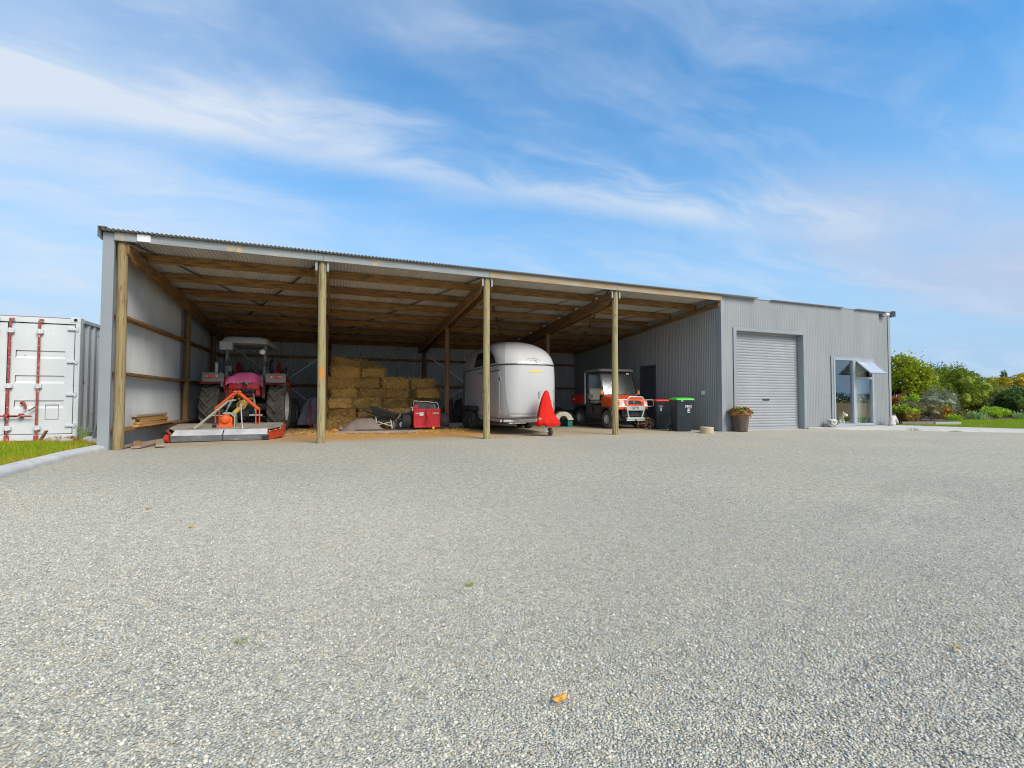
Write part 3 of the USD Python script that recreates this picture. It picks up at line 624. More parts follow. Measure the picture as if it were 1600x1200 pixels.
# ------------------------------------------------------------------ shipping container
mat('container_paint', (.54, .57, .575), (.61, .635, .64), rough=.5, scale=1.6, world=True, detail=8, spots=((.34, .17, .09), 9, .655))
mat('container_side_paint', (.40, .43, .44), (.50, .52, .52), rough=.5, scale=1.6, stretch=(1, 1, .25), world=True, detail=8, spots=((.30, .22, .16), 5, .63))
mat('red_bar_paint', (.26, .035, .022), (.34, .06, .04), rough=.55, scale=6, spots=((.55, .45, .42), 16, .57), detail=8)
mat('rusty_steel', (.16, .075, .035), (.30, .19, .12), rough=.85, scale=9, detail=8)
mat('black_rubber_seal', (.03, .03, .03), rough=.8)
def container():
    c = thing('shipping_container', 'white shipping container with red door locking bars beside the shed', 'container', (-6.52, 13.0, .07))
    W, H, Ln = 2.44, 2.70, 6.06; h = W / 2
    cp, cs, rb = MT['container_paint'], MT['container_side_paint'], MT['red_bar_paint']
    obj('door_frame', cat(box2((-h, 0, 0), (-h + .09, .12, H), .008), box2((h - .09, 0, 0), (h, .12, H), .008), box2((-h + .091, .003, H - .15), (h - .091, .12, H - .02), .006), box2((-h + .091, .003, .0), (h - .091, .12, .13), .006)), cp, c)
    for sx in (-1, 1):
        for z in (H - .118, 0):
            b = box2((min(sx * h, sx * (h - .178)) - .002, -.006, z), (max(sx * h, sx * (h - .178)) + .002, .16, z + .12), .008)
            k = obj('corner_casting', b, cp, c)
            obj('casting_hole', move(prism(sg.Point(0, 0).buffer(.034, 12), .004, 'y', -.009), (sx * (h - .085), 0, z + .06)), MT['dark_interior'], k)
    for sx in (-1, 1):
        a, b = sorted((sx * .008, sx * (h - .105)))
        # door leaf: pressed panel with three recessed bands
        prof = [(.14, 0)]
        for zc in (.78, 1.32, 1.86):
            prof += [(zc - .085, 0), (zc - .04, .024), (zc + .083, .024), (zc + .088, 0)]
        prof += [(H - .16, 0)]
        aa, bb = a + .12, b - .16
        rows = [np.array([(x, .03 + d, z) for z, d in prof]) for x in (bb, aa)]
        m = loft(rows, False, False, closed=False)
        ends = []
        for x, s in ((aa, -1), (bb, 1)):
            for i in range(1, len(prof) - 1, 4):
                q = prof[i:i + 4]; V = [(x, .03 + d, z) for z, d in q]; ends.append(tm(V, [(0, 1, 2), (0, 2, 3)] if s > 0 else [(2, 1, 0), (3, 2, 0)]))
        leaf = cat(m, *ends, box2((a, .03, .14), (aa, .07, H - .16)), box2((bb, .03, .14), (b, .07, H - .16)))
        d = obj('door', leaf, cp, c, smooth=False)
        obj('door_seal', cat(box2((a, .024, .135), (b, .03, .145)), box2((a, .024, H - .165), (b, .03, H - .155)), box2((b - .004, .024, .14), (b + .006, .05, H - .16))), MT['black_rubber_seal'], d)
        for z in (.32, 1.0, 1.72, 2.44):
            x0 = sx * (h - .02)
            obj('hinge', cat(box2((min(x0, x0 - sx * .20), -.012, z - .03), (max(x0, x0 - sx * .20), .028, z + .03), .006), cyl((sx * (h - .05), -.016, z - .05), (sx * (h - .05), -.016, z + .05), .017, n=10)), cp, d)
        for k, xb in enumerate((.06, .54)):
            x = xb if sx > 0 else -xb - .12
            rodx = x
            r_ = obj('locking_bar', cat(cyl((rodx, -.045, .08), (rodx, -.045, H - .10), .021, n=12), box2((rodx - .035, -.075, .02), (rodx + .035, -.02, .12), .01), box2((rodx - .01, -.07, H - .11), (rodx + .07, -.03, H - .075), .006)), rb, d, label='red locking bar with chipped paint')
            obj('bar_bracket', cat(*[cat(box2((rodx - .055, -.05, z - .045), (rodx + .055, -.0, z + .045), .008), cyl((rodx, -.045, z - .05), (rodx, -.045, z + .05), .032, n=10)) for z in (.28, 1.18, 2.36)]), cp, r_)
        xr = .06 if sx > 0 else -.18
        obj('door_handle', cat(bar((xr, -.065, .54), (xr + .42, -.065, .53), .02, .035, .005), cyl((xr + .22, -.08, .535), (xr + .22, -.03, .535), .035, n=10), box2((xr + .18, -.05, .50), (xr + .26, .0, .59), .008)), rb, d)
    obj('door_catch', cat(tube(round_path([(.27, -.03, .83), (.33, -.05, .82), (.36, -.05, .73), (.34, -.05, .69)], .03), .022), box2((.25, -.03, .79), (.30, .03, .86), .006)), rb, c)
    obj('door_catch', bar((.41, -.06, .64), (.53, -.05, .74), .018, .03, .004), MT['rusty_steel'], c)
    # pale outline of a removed placard on the right leaf
    q = [(.65, .46), (.87, .46), (.87, .78), (.65, .78)]
    obj('placard_frame', cat(*[bar((a[0], .027, a[1]), (b[0], .027, b[1]), .006, .008) for a, b in zip(q, q[1:] + q[:1])]), MT['rusty_steel'], c)
    # sides: pressed trapezoid corrugation
    ys = [0.12]; ds = [0.0]; y = .2
    while y < Ln - .3:
        ys += [y, y + .07, y + .14, y + .21]; ds += [0, .036, .036, 0]; y += .278
    ys.append(Ln - .12); ds.append(0)
    for sx in (-1, 1):
        rows = [np.array([(sx * (h - .012 - d), yy, z) for yy, d in zip(ys, ds)]) for z in (.14, H - .08)]
        if sx < 0: rows = rows[::-1]
        obj('side_panel', loft(rows, False, False, closed=False), cs, c, smooth=False)
        obj('side_rail', cat(box2((sx * h - .04 if sx > 0 else -h, .16, H - .10), (h if sx > 0 else -h + .04, Ln, H - .02), .006), box2((sx * h - .05 if sx > 0 else -h, .16, 0), (h if sx > 0 else -h + .05, Ln, .15), .006)), cs, c)
    obj('roof_panel', box2((-h + .02, .1, H - .05), (h - .02, Ln - .02, H - .025)), cs, c)
    obj('back_panel', box2((-h + .02, Ln - .06, .02), (h - .02, Ln, H - .03)), cs, c)
    # signal: rust streak flashing strip on the header
    obj('header_gutter', box2((-h + .1, -.004, H - .028), (h - .18, .02, H - .018), .003), MT['rusty_steel'], c)
container()
# ------------------------------------------------------------------ tractor
mat('tractor_red', (.56, .022, .026), (.64, .04, .042), rough=.38, scale=3, coat=.3)
mat('dull_red', (.34, .015, .018), (.44, .025, .026), rough=.5, scale=3)
mat('grey_fender', (.14, .14, .14), (.19, .19, .185), rough=.6, scale=4)
mat('canopy_grey', (.30, .31, .30), (.37, .38, .36), rough=.55, scale=2)
mat('rim_grey', (.42, .42, .40), (.52, .52, .50), rough=.45, scale=5)
mat('yellow_paint', (.60, .33, .015), (.66, .42, .03), rough=.45, scale=4)
mat('orange_lens', (.75, .20, .02), (.8, .26, .03), rough=.2, coat=.5)
mat('red_lens', (.55, .02, .015), (.62, .03, .02), rough=.2, coat=.5)
mat('clear_lens', (.75, .75, .70), (.8, .8, .76), rough=.15, coat=.5)
mat('dusty_lug', (.065, .058, .048), (.14, .125, .10), rough=.9, scale=7)  # tread lugs in a paler brown than the tyre carcass
mat('pink_cloth', (.95, .13, .30), (.98, .20, .40), rough=.9, scale=5, bump=.004, bscale=12)
mat('steel_rod', (.40, .40, .39), (.52, .52, .50), rough=.4, metal=.5, scale=10)

def ag_tyre(R, w, rim_r, lugs, lug_h=.045, seed=0):
    """wheel centred at the origin, axle along x"""
    h = w / 2; b = R - lug_h
    prof = [(rim_r, -h * .80), (rim_r + .05, -h * .96), (rim_r + (b - rim_r) * .55, -h), (b - .05, -h * .93), (b - .012, -h * .75), (b, -h * .4), (b + .004, 0), (b, h * .4), (b - .012, h * .75), (b - .05, h * .93), (rim_r + (b - rim_r) * .55, h), (rim_r + .05, h * .96), (rim_r, h * .80)]
    carc = lathe(prof + [(rim_r - .01, 0), (rim_r, -h * .8)], 44, 'x'); out = []
    for k in range(lugs):
        for s in (-1, 1):
            a0 = (k + (.5 if s > 0 else 0)) / lugs * 2 * PI; pts = []
            n = 5; L0, L1 = [], []
            for t in np.linspace(0, 1, n):
                x = s * (h * -.06 + (h * 1.03) * t); a = a0 + .42 * (t - .2) * (1.15 - .25 * t)
                drop = .0 if t < .72 else ((t - .72) / .28) ** 1.5 * .075
                wa = .030 + .008 * t
                for lst, rr in ((L0, b - .02 - drop), (L1, R - drop)):
                    k2 = 1.25 if rr < R - drop - .001 else 1.0
                    lst.append([(x, rr * math.sin(a - wa * k2), rr * math.cos(a - wa * k2)), (x, rr * math.sin(a + wa * k2), rr * math.cos(a + wa * k2))])
            rings = [np.array([L0[i][0], L1[i][0], L1[i][1], L0[i][1]]) for i in range(n)]
            m = loft(rings); out.append(m if m.volume > 0 else tm(m.vertices, np.asarray(m.faces)[:, ::-1]))
    return carc, cat(*out)
def dish_rim(r, w, s, hub=.12):
    """rim and disc seen from the s side of the wheel"""
    h = w / 2
    prof = [(r + .012, h * .86), (r - .01, h * .86), (r - .025, h * .5), (r - .05, h * .30), (r * .62, h * .22), (hub + .02, h * .34), (hub, h * .42), (hub, h * .6), (.001, h * .6)]
    m = lathe([(r + .012, -h * .86), (r + .012, h * .86)][:0] + prof, 32, 'x', False)
    ring = lathe([(r + .012, -h * .86), (r - .01, -h * .86), (r - .03, 0), (r - .01, h * .86), (r + .012, h * .86), (r + .012, -h * .86)], 32, 'x')
    bolts = [cyl((h * .3, .75 * hub * 1.9 * math.sin(a), .75 * hub * 1.9 * math.cos(a)), (h * .42, .75 * hub * 1.9 * math.sin(a), .75 * hub * 1.9 * math.cos(a)), .014, n=6) for a in np.arange(8) / 8 * 2 * PI]
    d = cat(m, *bolts)
    return cat(mirror_x(d) if s < 0 else d, ring)
def tractor():
    t = thing('tractor', 'red tractor seen from behind, grey sun canopy over its seat', 'tractor', (-2.38, 15.45, 0), math.radians(-3.5))
    R, w = .76, .47
    tyre = ag_tyre(R, w, .43, 15, .055); rub = MT['muddy_rubber']
    sd = lambda m, s: m if s > 0 else mirror_x(m)
    for s in (-1, 1):
        wh = obj('rear_wheel', move(sd(tyre[0], s), (s * .835, 0, R)), rub, t, smooth=35)
        obj('tread', move(sd(tyre[1], s), (s * .835, 0, R)), MT['dusty_lug'], wh, smooth=35)
        obj('rim', move(dish_rim(.43, w, s), (s * .835, 0, R)), MT['rim_grey'], wh)
    ft = ag_tyre(.50, .33, .28, 15, .035)
    for s in (-1, 1):
        wh = obj('front_wheel', move(sd(ft[0], s), (s * .90, 2.15, .50)), rub, t, smooth=35)
        obj('tread', move(sd(ft[1], s), (s * .90, 2.15, .50)), MT['dusty_lug'], wh, smooth=35)
        obj('rim', move(dish_rim(.28, .33, s, .09), (s * .90, 2.15, .50)), MT['rim_grey'], wh)
    obj('front_axle', cat(bar((-.75, 2.15, .5), (.75, 2.15, .5), .12, .14, .02), box((0, 2.1, .62), (.4, .6, .2), .03)), MT['dark_steel'], t)
    # body
    obj('gearbox_housing', cat(box2((-.22, -.30, .46), (.22, .9, 1.02), .04), box2((-.60, -.09, .64), (.60, .09, .86), .05), cyl((-.6, 0, R), (.6, 0, R), .12)), MT['dark_steel'], t)
    obj('engine', box2((-.24, .9, .55), (.24, 2.45, 1.05), .04), MT['dark_steel'], t)
    hood = loft([np.array([(-ww, y, .98), (-ww, y, z - .12), (-ww + .08, y, z - .02), (0, y, z), (ww - .08, y, z - .02), (ww, y, z - .12), (ww, y, .98)]) for y, ww, z in ((.95, .29, 1.52), (1.8, .29, 1.48), (2.5, .27, 1.40), (2.68, .22, 1.28))])
    obj('bonnet', hood if hood.volume > 0 else tm(hood.vertices, np.asarray(hood.faces)[:, ::-1]), MT['tractor_red'], t)
    obj('rear_panel', cat(box2((-.40, -.48, 1.24), (-.05, -.34, 1.46), .03), box2((.05, -.48, 1.24), (.40, -.34, 1.46), .03), box2((-.41, -.33, 1.05), (.41, -.05, 1.44), .03), box2((-.40, -.46, 1.05), (-.29, -.33, 1.24), .015), box2((.29, -.46, 1.08), (.40, -.33, 1.24), .015)), MT['tractor_red'], t)
    obj('platform', box2((-.50, -.1, 1.02), (.50, .95, 1.07), .01), MT['dark_steel'], t)
    st = obj('seat', cat(box((0, .02, 1.54), (.50, .46, .12), .05), box((0, -.22, 1.66), (.48, .12, .26), .05)), MT['black_plastic'], t)
    obj('console', box2((-.26, .86, 1.06), (.26, 1.0, 1.72), .03), MT['black_plastic'], t)
    ring = [(.19 * math.cos(a), .19 * math.sin(a), 0) for a in np.linspace(0, 2 * PI, 25)]
    obj('steering_wheel', cat(move(tube(ring, .014), (0, .72, 1.78), rx=-.5), bar((0, .72, 1.78), (0, .88, 1.6), .04, .04), move(bar((-.19, 0, 0), (.19, 0, 0), .02, .01), (0, .72, 1.78), rx=-.5)), MT['black_plastic'], t)
    # fenders: a red arch over each wheel, a grey lamp panel at its back
    for s in (-1, 1):
        a = np.linspace(-.72, 1.15, 15); arch = []
        for rr in (.86, .90):
            arch.append([(rr * math.sin(q), .74 + rr * math.cos(q)) for q in a])
        poly = arch[0] + arch[1][::-1]
        x0, x1 = (.50, 1.04) if s > 0 else (-1.04, -.50)
        side = [(.90 * math.sin(q), .74 + .90 * math.cos(q)) for q in a] + [(.55, .95), (-.30, .95)]
        sx0 = .475 if s > 0 else -.50
        fd = obj('fender', cat(prism(poly, x1 - x0, 'x', x0), prism(side, .022, 'x', sx0)), MT['dull_red'], t)
        c = s * .775 + .07
        pn = obj('lamp_panel', cat(box((c, -.72, 1.565), (.53, .09, .27), .03), box2((c - .255, -.72, 1.64), (c + .255, -.45, 1.69), .02), box2((s * .50 - .014, -.74, 1.30), (s * .50 + .014, -.5, 1.66), .01)), MT['grey_fender'], fd)
        lens = lambda x, rx, rz: loft([np.array([(x + rx * k * math.cos(q), yy, 1.595 + rz * k * math.sin(q)) for q in np.arange(16) / 16 * 2 * PI]) for k, yy in ((1, -.765), (1, -.782), (.8, -.796), (.3, -.802))][::-1])
        def L(x, rx, rz):
            m = lens(x, rx, rz); return m if m.volume > 0 else tm(m.vertices, np.asarray(m.faces)[:, ::-1])
        obj('tail_lamp', L(c + s * .08, .085, .048), MT['red_lens'], fd)
        obj('indicator_lamp', L(c + s * .105, .045, .030).apply_translation((s * .02, -.012, 0)), MT['orange_lens'], fd)
        obj('indicator_lamp', L(c - s * .10, .042, .040), MT['orange_lens'], fd)
    obj('fender_handle', cyl((-.66, -.6, 1.70), (-.66, -.6, 1.98), .04, n=10), MT['canopy_grey'], t)
    # roll bar and canopy
    for s in (-1, 1):
        rp = obj('roll_bar_post', cat(bar((s * .47, -.30, 1.0), (s * .485, -.30, 1.98), .075, .075, .01), bar((s * .485, -.30, 2.0), (s * .485, -.26, 2.62), .075, .075, .01)), MT['grey_fender'], t)
        obj('hinge_pin', cat(cyl((s * .485 - .09, -.30, 1.99), (s * .485 + .09, -.30, 1.99), .02), box((s * .485, -.30, 1.985), (.11, .12, .14), .015), cyl((s * .46, -.35, 1.94), (s * .46, -.35, 2.10), .012)), MT['dark_steel'], rp)
    obj('roll_bar_bracket', box((-.40, -.34, 1.84), (.10, .06, .17), .01), MT['grey_fender'], t)
    def rr(w_, l_, r_, z, yc):
        p = sg.box(-w_ + r_, yc - l_ + r_, w_ - r_, yc + l_ - r_).buffer(r_, 6); c_ = np.array(p.exterior.coords)[:-1]
        ang = np.arctan2(c_[:, 1] - yc, c_[:, 0]); c_ = c_[np.argsort(ang)]
        return np.c_[c_, np.full(len(c_), z)]
    cz = 2.57
    rg = [rr(.52, .98, .2, cz + .02, .40), rr(.575, 1.04, .2, cz - .03, .40), rr(.59, 1.055, .2, cz - .02, .40), rr(.575, 1.03, .2, cz + .07, .40), rr(.53, .97, .2, cz + .145, .40), rr(.43, .85, .2, cz + .175, .40), rr(.22, .5, .2, cz + .185, .40)]
    can = loft(rg); obj('canopy', can if can.volume > 0 else tm(can.vertices, np.asarray(can.faces)[:, ::-1]), MT['canopy_grey'], t, smooth=50)
    obj('canopy_bracket', cat(bar((-.48, -.28, 2.55), (.48, -.28, 2.55), .06, .05), bar((-.40, -.28, 2.57), (-.40, 1.2, 2.57), .05, .04), bar((.40, -.28, 2.57), (.40, 1.2, 2.57), .05, .04)), MT['grey_fender'], t)
    obj('tool_box', box((-.42, -.62, 2.46), (.31, .16, .24), .012), MT['canopy_grey'], t)
    wl = obj('work_lamp', cat(move(lathe([(.001, -.03), (.05, -.025), (.075, .01), (.078, .03), (.001, .03)], 18, 'y'), (.46, -.5, 2.32)), bar((.46, -.45, 2.34), (.47, -.36, 2.45), .02, .03)), MT['grey_fender'], t)
    obj('lamp_lens', move(lathe([(.001, -.045), (.04, -.042), (.072, -.03), (.072, -.02), (.001, -.02)], 18, 'y'), (.46, -.5, 2.32)), MT['clear_lens'], wl)
    # loader uprights and arms reaching forward
    for s in (-1, 1):
        x = s * .56
        ld = obj('loader_upright', cat(bar((x, 1.15, .8), (x, 1.15, 1.86), .09, .14, .01), box((x, 1.13, 1.75), (.16, .26, .22), .02)), MT['dull_red'], t)
        obj('loader_arm', cat(bar((x, 1.12, 1.80), (x + s * .02, 1.45, 2.10), .09, .16, .015), bar((x + s * .02, 1.42, 2.09), (x + s * .02, 3.1, .85), .09, .18, .015)), MT['dull_red'], ld)
        obj('hydraulic_hose', tube(smooth_path([(x + s * .1, 1.1, 1.5), (x + s * .22, 1.05, 1.9), (x + s * .25, 1.3, 1.96), (x + s * .16, 1.5, 1.7)]), .018), MT['black_plastic'], ld)
    obj('exhaust', cat(cyl((.36, 1.3, 1.2), (.36, 1.3, 2.05), .045), tube(round_path([(.36, 1.3, 2.04), (.36, 1.3, 2.16), (.42, 1.2, 2.24)], .06), .036)), MT['black_plastic'], t)
    # three point linkage and couplings
    for s in (-1, 1):
        obj('lift_rod', cat(cyl((s * .22, -.42, 1.16), (s * .36, -.78, .62), .022), cyl((s * .27, -.55, .96), (s * .33, -.70, .74), .034)), MT['steel_rod'], t)
        obj('lower_link', bar((s * .24, -.2, .50), (s * .42, -1.25, .60), .035, .08, .008), MT['dark_steel'], t)
        obj('lift_arm', bar((s * .20, -.15, 1.12), (s * .23, -.48, 1.20), .06, .09, .01), MT['dark_steel'], t)
        obj('stabiliser', cyl((s * .42, -.9, .55), (s * .50, -.2, .45), .016), MT['steel_rod'], t)
    obj('top_link', cat(cyl((0, -.3, .98), (.06, -1.55, 1.15), .024), cyl((.02, -.75, 1.03), (.045, -1.2, 1.10), .034)), MT['steel_rod'], t)
    vb = obj('valve_block', cat(box((-.03, -.42, 1.20), (.42, .14, .10), .02), *[cyl((-.20 + .075 * k, -.56, 1.19 + .03 * (k % 2)), (-.20 + .075 * k, -.42, 1.19 + .03 * (k % 2)), .026, n=10) for k in range(6)]), MT['dark_steel'], t)
    obj('hose_coupling', cat(*[cat(cyl((-.13 + .07 * k, -.52, 1.42 + .02 * (k % 3)), (-.13 + .07 * k, -.40, 1.37), .02, n=8), cyl((-.13 + .07 * k, -.55, 1.43 + .02 * (k % 3)), (-.13 + .07 * k, -.52, 1.42 + .02 * (k % 3)), .026, n=8)) for k in range(5)]), MT['steel_rod'], vb)
    for k in range(6):
        x = -.25 + .1 * k
        obj('hydraulic_hose', tube(smooth_path([(x, -.48, 1.18), (x + rnd.uniform(-.1, .1), -.58, 1.05), (x * .6 + rnd.uniform(-.1, .1), -.50, .85), (x * .5, -.32, .72)]), .013, 6), MT['black_plastic'], t)
    obj('yellow_guard', cat(box2((-.20, -.42, .94), (-.06, -.30, 1.02), .02), box2((.08, -.42, .95), (.22, -.30, 1.03), .02), box2((-.06, -.40, .90), (.08, -.30, .96), .01)), MT['yellow_paint'], t)
    obj('drawbar', cat(bar((0, .2, .42), (0, -.72, .42), .09, .04, .006), box((0, -.3, .55), (.3, .2, .2), .03)), MT['dark_steel'], t)
    return t
tractor()
# the cloth over the seat
def seat_cloth():
    nx, ny = 34, 26; V = []; r = np.random.default_rng(4)
    for j in range(ny + 1):
        for i in range(nx + 1):
            u, v = i / nx * 2 - 1, j / ny * 2 - 1
            x, y = u * .47, v * .40
            top = .20 * (1 - abs(u) ** 2.6) * (1 - .55 * max(0, -v) ** 2.2)
            z = 1.53 + top + .035 * meshkit.fbm(np.array([[x * 6, y * 6, 1]]), 3, 3)[0] + .018 * math.sin(9 * u + 4 * v) * (abs(u) > .45)
            if v < -.55: z -= (abs(v) - .55) * .42
            V.append((x, y - .08 - .03 * math.sin(5 * u), z))
    F_ = []
    for j in range(ny):
        for i in range(nx):
            a = j * (nx + 1) + i; F_ += [(a, a + 1, a + nx + 2), (a, a + nx + 2, a + nx + 1)]
    top = tm(V, F_); bot = tm(np.array(V) - (0, 0, .008), np.array(F_)[:, ::-1])
    x = thing('seat_cover', 'bright pink cloth thrown over the tractor seat', 'cloth', (-2.40, 15.40, 0))
    obj('cloth', cat(top, bot), MT['pink_cloth'], x, smooth=True)
seat_cloth()

# ------------------------------------------------------------------ topper mower on the linkage
mat('mower_orange', (.58, .075, .010), (.66, .11, .016), rough=.45, scale=4, spots=((.35, .12, .05), 7, .68))
mat('mower_red', (.38, .035, .015), (.46, .06, .025), rough=.45, scale=4, spots=((.25, .10, .05), 6, .64))
mat('mower_deck', (.20, .18, .15), (.28, .26, .22), rough=.7, scale=3, detail=8, spots=((.30, .22, .12), 4, .6))
mat('zinc_plate', (.48, .50, .51), (.60, .62, .63), rough=.35, metal=.35, scale=4, spots=((.35, .33, .28), 5, .66))
mat('skirt_grey', (.085, .09, .10), (.13, .135, .145), rough=.6, scale=5, spots=((.22, .20, .17), 6, .62))
mat('guard_green', (.24, .27, .20), (.30, .33, .25), rough=.5, scale=4)
mat('pto_yellow', (.42, .28, .06), (.50, .34, .08), rough=.6, scale=6, spots=((.2, .15, .06), 8, .55))
def mower():
    t = thing('topper_mower', 'wide grey flail topper mower with an orange hitch frame behind the tractor', 'mower', (-2.40, 12.35, 0), tilt=(5, 0, 0))
    # plan: x from -1.07 to 1.1, front (nearest the yard) at y = 0
    zt = .25
    plan = [(-.98, .165), (.90, .165), (1.14, .62), (1.14, 1.30), (-1.18, 1.30), (-1.18, .55)]
    d = obj('deck', cat(prism(plan, .02, 'z', zt - .02), *[bar(p, q, .012, .22) for p, q in zip([(1.14, .62, .12), (1.14, 1.3, .12), (-1.18, 1.3, .12)], [(1.14, 1.3, .12), (-1.18, 1.3, .12), (-1.18, .55, .12)])]), MT['mower_deck'], t, smooth=False)
    # front skirt: sloping zinc plate above a dark vertical plate, in two halves
    for a, b in ((-1.0, -.012), (.012, .93)):
        ring = lambda x, k: np.array([(x, .02, .150), (x, .006, .150), (x + k, .17, zt + .004), (x + k, .18, zt - .006)])
        m = loft([ring(a, .05 if a < -.5 else 0), ring(b, -.03 if b > .5 else 0)]); obj('skirt_top', m if m.volume > 0 else tm(m.vertices, np.asarray(m.faces)[:, ::-1]), MT['zinc_plate'], t, smooth=False)
        obj('front_skirt', box2((a, .0, .015), (b, .014, .150), .004), MT['skirt_grey'], t)
        for x in np.linspace(a + .12, b - .12, 4): obj('skirt_bolt', sphere((x, .09, .205), .011, 1), MT['steel_rod'], t)
    obj('skirt_joint', box2((-.011, -.004, .012), (.011, .012, .158), .002), MT['dark_steel'], t)
    # side skids
    sk = lambda p, q, z0, z1: cat(bar((*p, (z0 + z1) / 2), (*q, (z0 + z1) / 2), .02, z1 - z0), bar((*p, z1), (*q, z1), .05, .02, .004))
    obj('side_skid', sk((.93, .02), (1.18, .62), .0, .20), MT['mower_red'], t)
    obj('side_skid', sk((1.185, .63), (1.185, 1.3), -.02, .20), MT['mower_red'], t)
    obj('side_skid', cat(sk((-1.01, .03), (-1.21, .5), .01, .2), cyl((-1.10, .04, .09), (-1.02, .02, .09), .085, n=18)), MT['mower_red'], t, label='red skid end at the left corner')
    for q in (.12, .5, .85): obj('skid_bolt', sphere((.93 + .25 * q, .0 + .6 * q, .205), .02, 1), MT['zinc_plate'], t)
    obj('rubber_flap', bar((-1.0, .0, .10), (-1.12, .12, .10), .012, .16), MT['black_plastic'], t)
    obj('rubber_flap', bar((.95, .0, .07), (.80, -.004, .07), .01, .10), MT['black_plastic'], t)
    # hitch frame
    fo = MT['mower_orange']; y0 = 1.0
    ap = np.array((.12, y0, 1.05))
    for s in (-1, 1):
        foot = np.array((.12 + s * .44, y0, .66))
        obj('frame_arm', cat(bar(ap + (s * .03, -.015, 0), foot, .02, .10, .004, up=(0, 1, 0)), bar(ap + (s * .03, 0, 0), foot, .08, .02, .004, up=(0, 1, 0))), fo, t, smooth=False)
        obj('frame_leg', cat(box2((foot[0] - .035, y0 - .035, zt), (foot[0] - .012, y0 + .035, .68), .003), box2((foot[0] + .045, y0 - .035, zt), (foot[0] + .068, y0 + .035, .66), .003), box2((foot[0] - .035, y0 - .03, .62), (foot[0] + .066, y0 + .03, .68), .01)), fo, t)
        obj('link_pin', cyl((foot[0] - .17, y0, .48), (foot[0] + .12, y0, .48), .016), MT['steel_rod'], t)
    obj('frame_head', cat(box2((.065, y0 - .05, .98), (.085, y0 + .05, 1.12), .008), box2((.155, y0 - .05, .98), (.175, y0 + .05, 1.12), .008), cyl((.03, y0, 1.07), (.21, y0, 1.07), .022)), fo, t)
    obj('brace_bar', cat(bar((-.62, .26, zt + .01), (-.02 - .05, y0 - .03, .84), .018, .05, .004), bar((-.07, y0 - .03, .84), (.10, y0 - .03, .87), .02, .04, .004)), MT['guard_green'], t)
    obj('brace_rod', cat(cyl((.35, .30, zt), (.24, y0 - .25, .80), .014), sphere((.35, .30, zt + .01), .03, 1)), MT['steel_rod'], t)
    gb = obj('gearbox', cat(box2((-.19, .52, zt), (.09, .86, zt + .24), .03), move(lathe([(.001, -.05), (.05, -.048), (.085, -.035), (.105, -.01), (.11, .02), (.11, .3), (.001, .3)], 22, 'y'), (-.05, .52, zt + .19)), box2((-.21, .50, zt), (.11, .9, zt + .05), .008)), fo, t)
    obj('gearbox_guard', prism(sg.LineString([(.13, zt), (.13, zt + .24), (.06, zt + .31), (-.12, zt + .32)]).buffer(.012, cap_style=2), .28, 'y', .62), MT['guard_green'], t)
    obj('oil_plug', cyl((-.30, .50, zt + .06), (-.23, .50, zt + .06), .05, n=14), MT['black_plastic'], t)
    ps = obj('drive_shaft', cat(cyl((.0, .75, .45), (.20, 1.55, .74), .055), move(lathe([(.06, -.09), (.10, -.05), (.115, .0), (.10, .08), (.06, .1)], 16), (.16, 1.38, .70), rx=-1.0)), MT['pto_yellow'], t)
    obj('shaft_cone', cyl((.16, 1.30, .70), (.22, 1.7, .78), .115, .07, 18), MT['pto_yellow'], ps)
    return t
mower()
# ------------------------------------------------------------------ horse trailer
mat('trailer_silver', (.29, .29, .285), (.32, .32, .315), rough=.46, metal=0, scale=1.2, coat=.35)  # same silver as the front, darkened: side shade put into the colour
mat('trailer_front', (.40, .40, .39), (.43, .43, .42), rough=.48, metal=0, scale=1.2, coat=.35)  # same silver as the body, paler: light on the front put into the colour
mat('tinted_window', (.008, .009, .01), (.012, .013, .014), rough=.12, spec=.6)
mat('chrome', (.62, .62, .62), (.68, .68, .68), rough=.2, metal=.9)
mat('wheel_dark', (.05, .05, .052), (.08, .08, .08), rough=.4, metal=.3)
mat('sticker_yellow', (.62, .42, .03), (.66, .46, .05), rough=.5)
mat('emblem_line', (.22, .22, .21), rough=.4)
RINGS = [(.42, .80, -1.98, 1.98, .42, .06), (.50, .855, -2.10, 2.0, .45, .06), (.75, .878, -2.16, 2.0, .48, .06), (1.3, .885, -2.18, 2.0, .50, .06), (1.92, .885, -2.14, 2.0, .52, .07), (2.15, .874, -2.02, 2.0, .54, .09), (2.36, .84, -1.80, 1.99, .58, .12), (2.52, .77, -1.50, 1.96, .60, .18), (2.64, .64, -1.17, 1.90, .55, .25), (2.72, .46, -.80, 1.75, .42, .32), (2.765, .20, -.40, 1.4, .19, .19)]
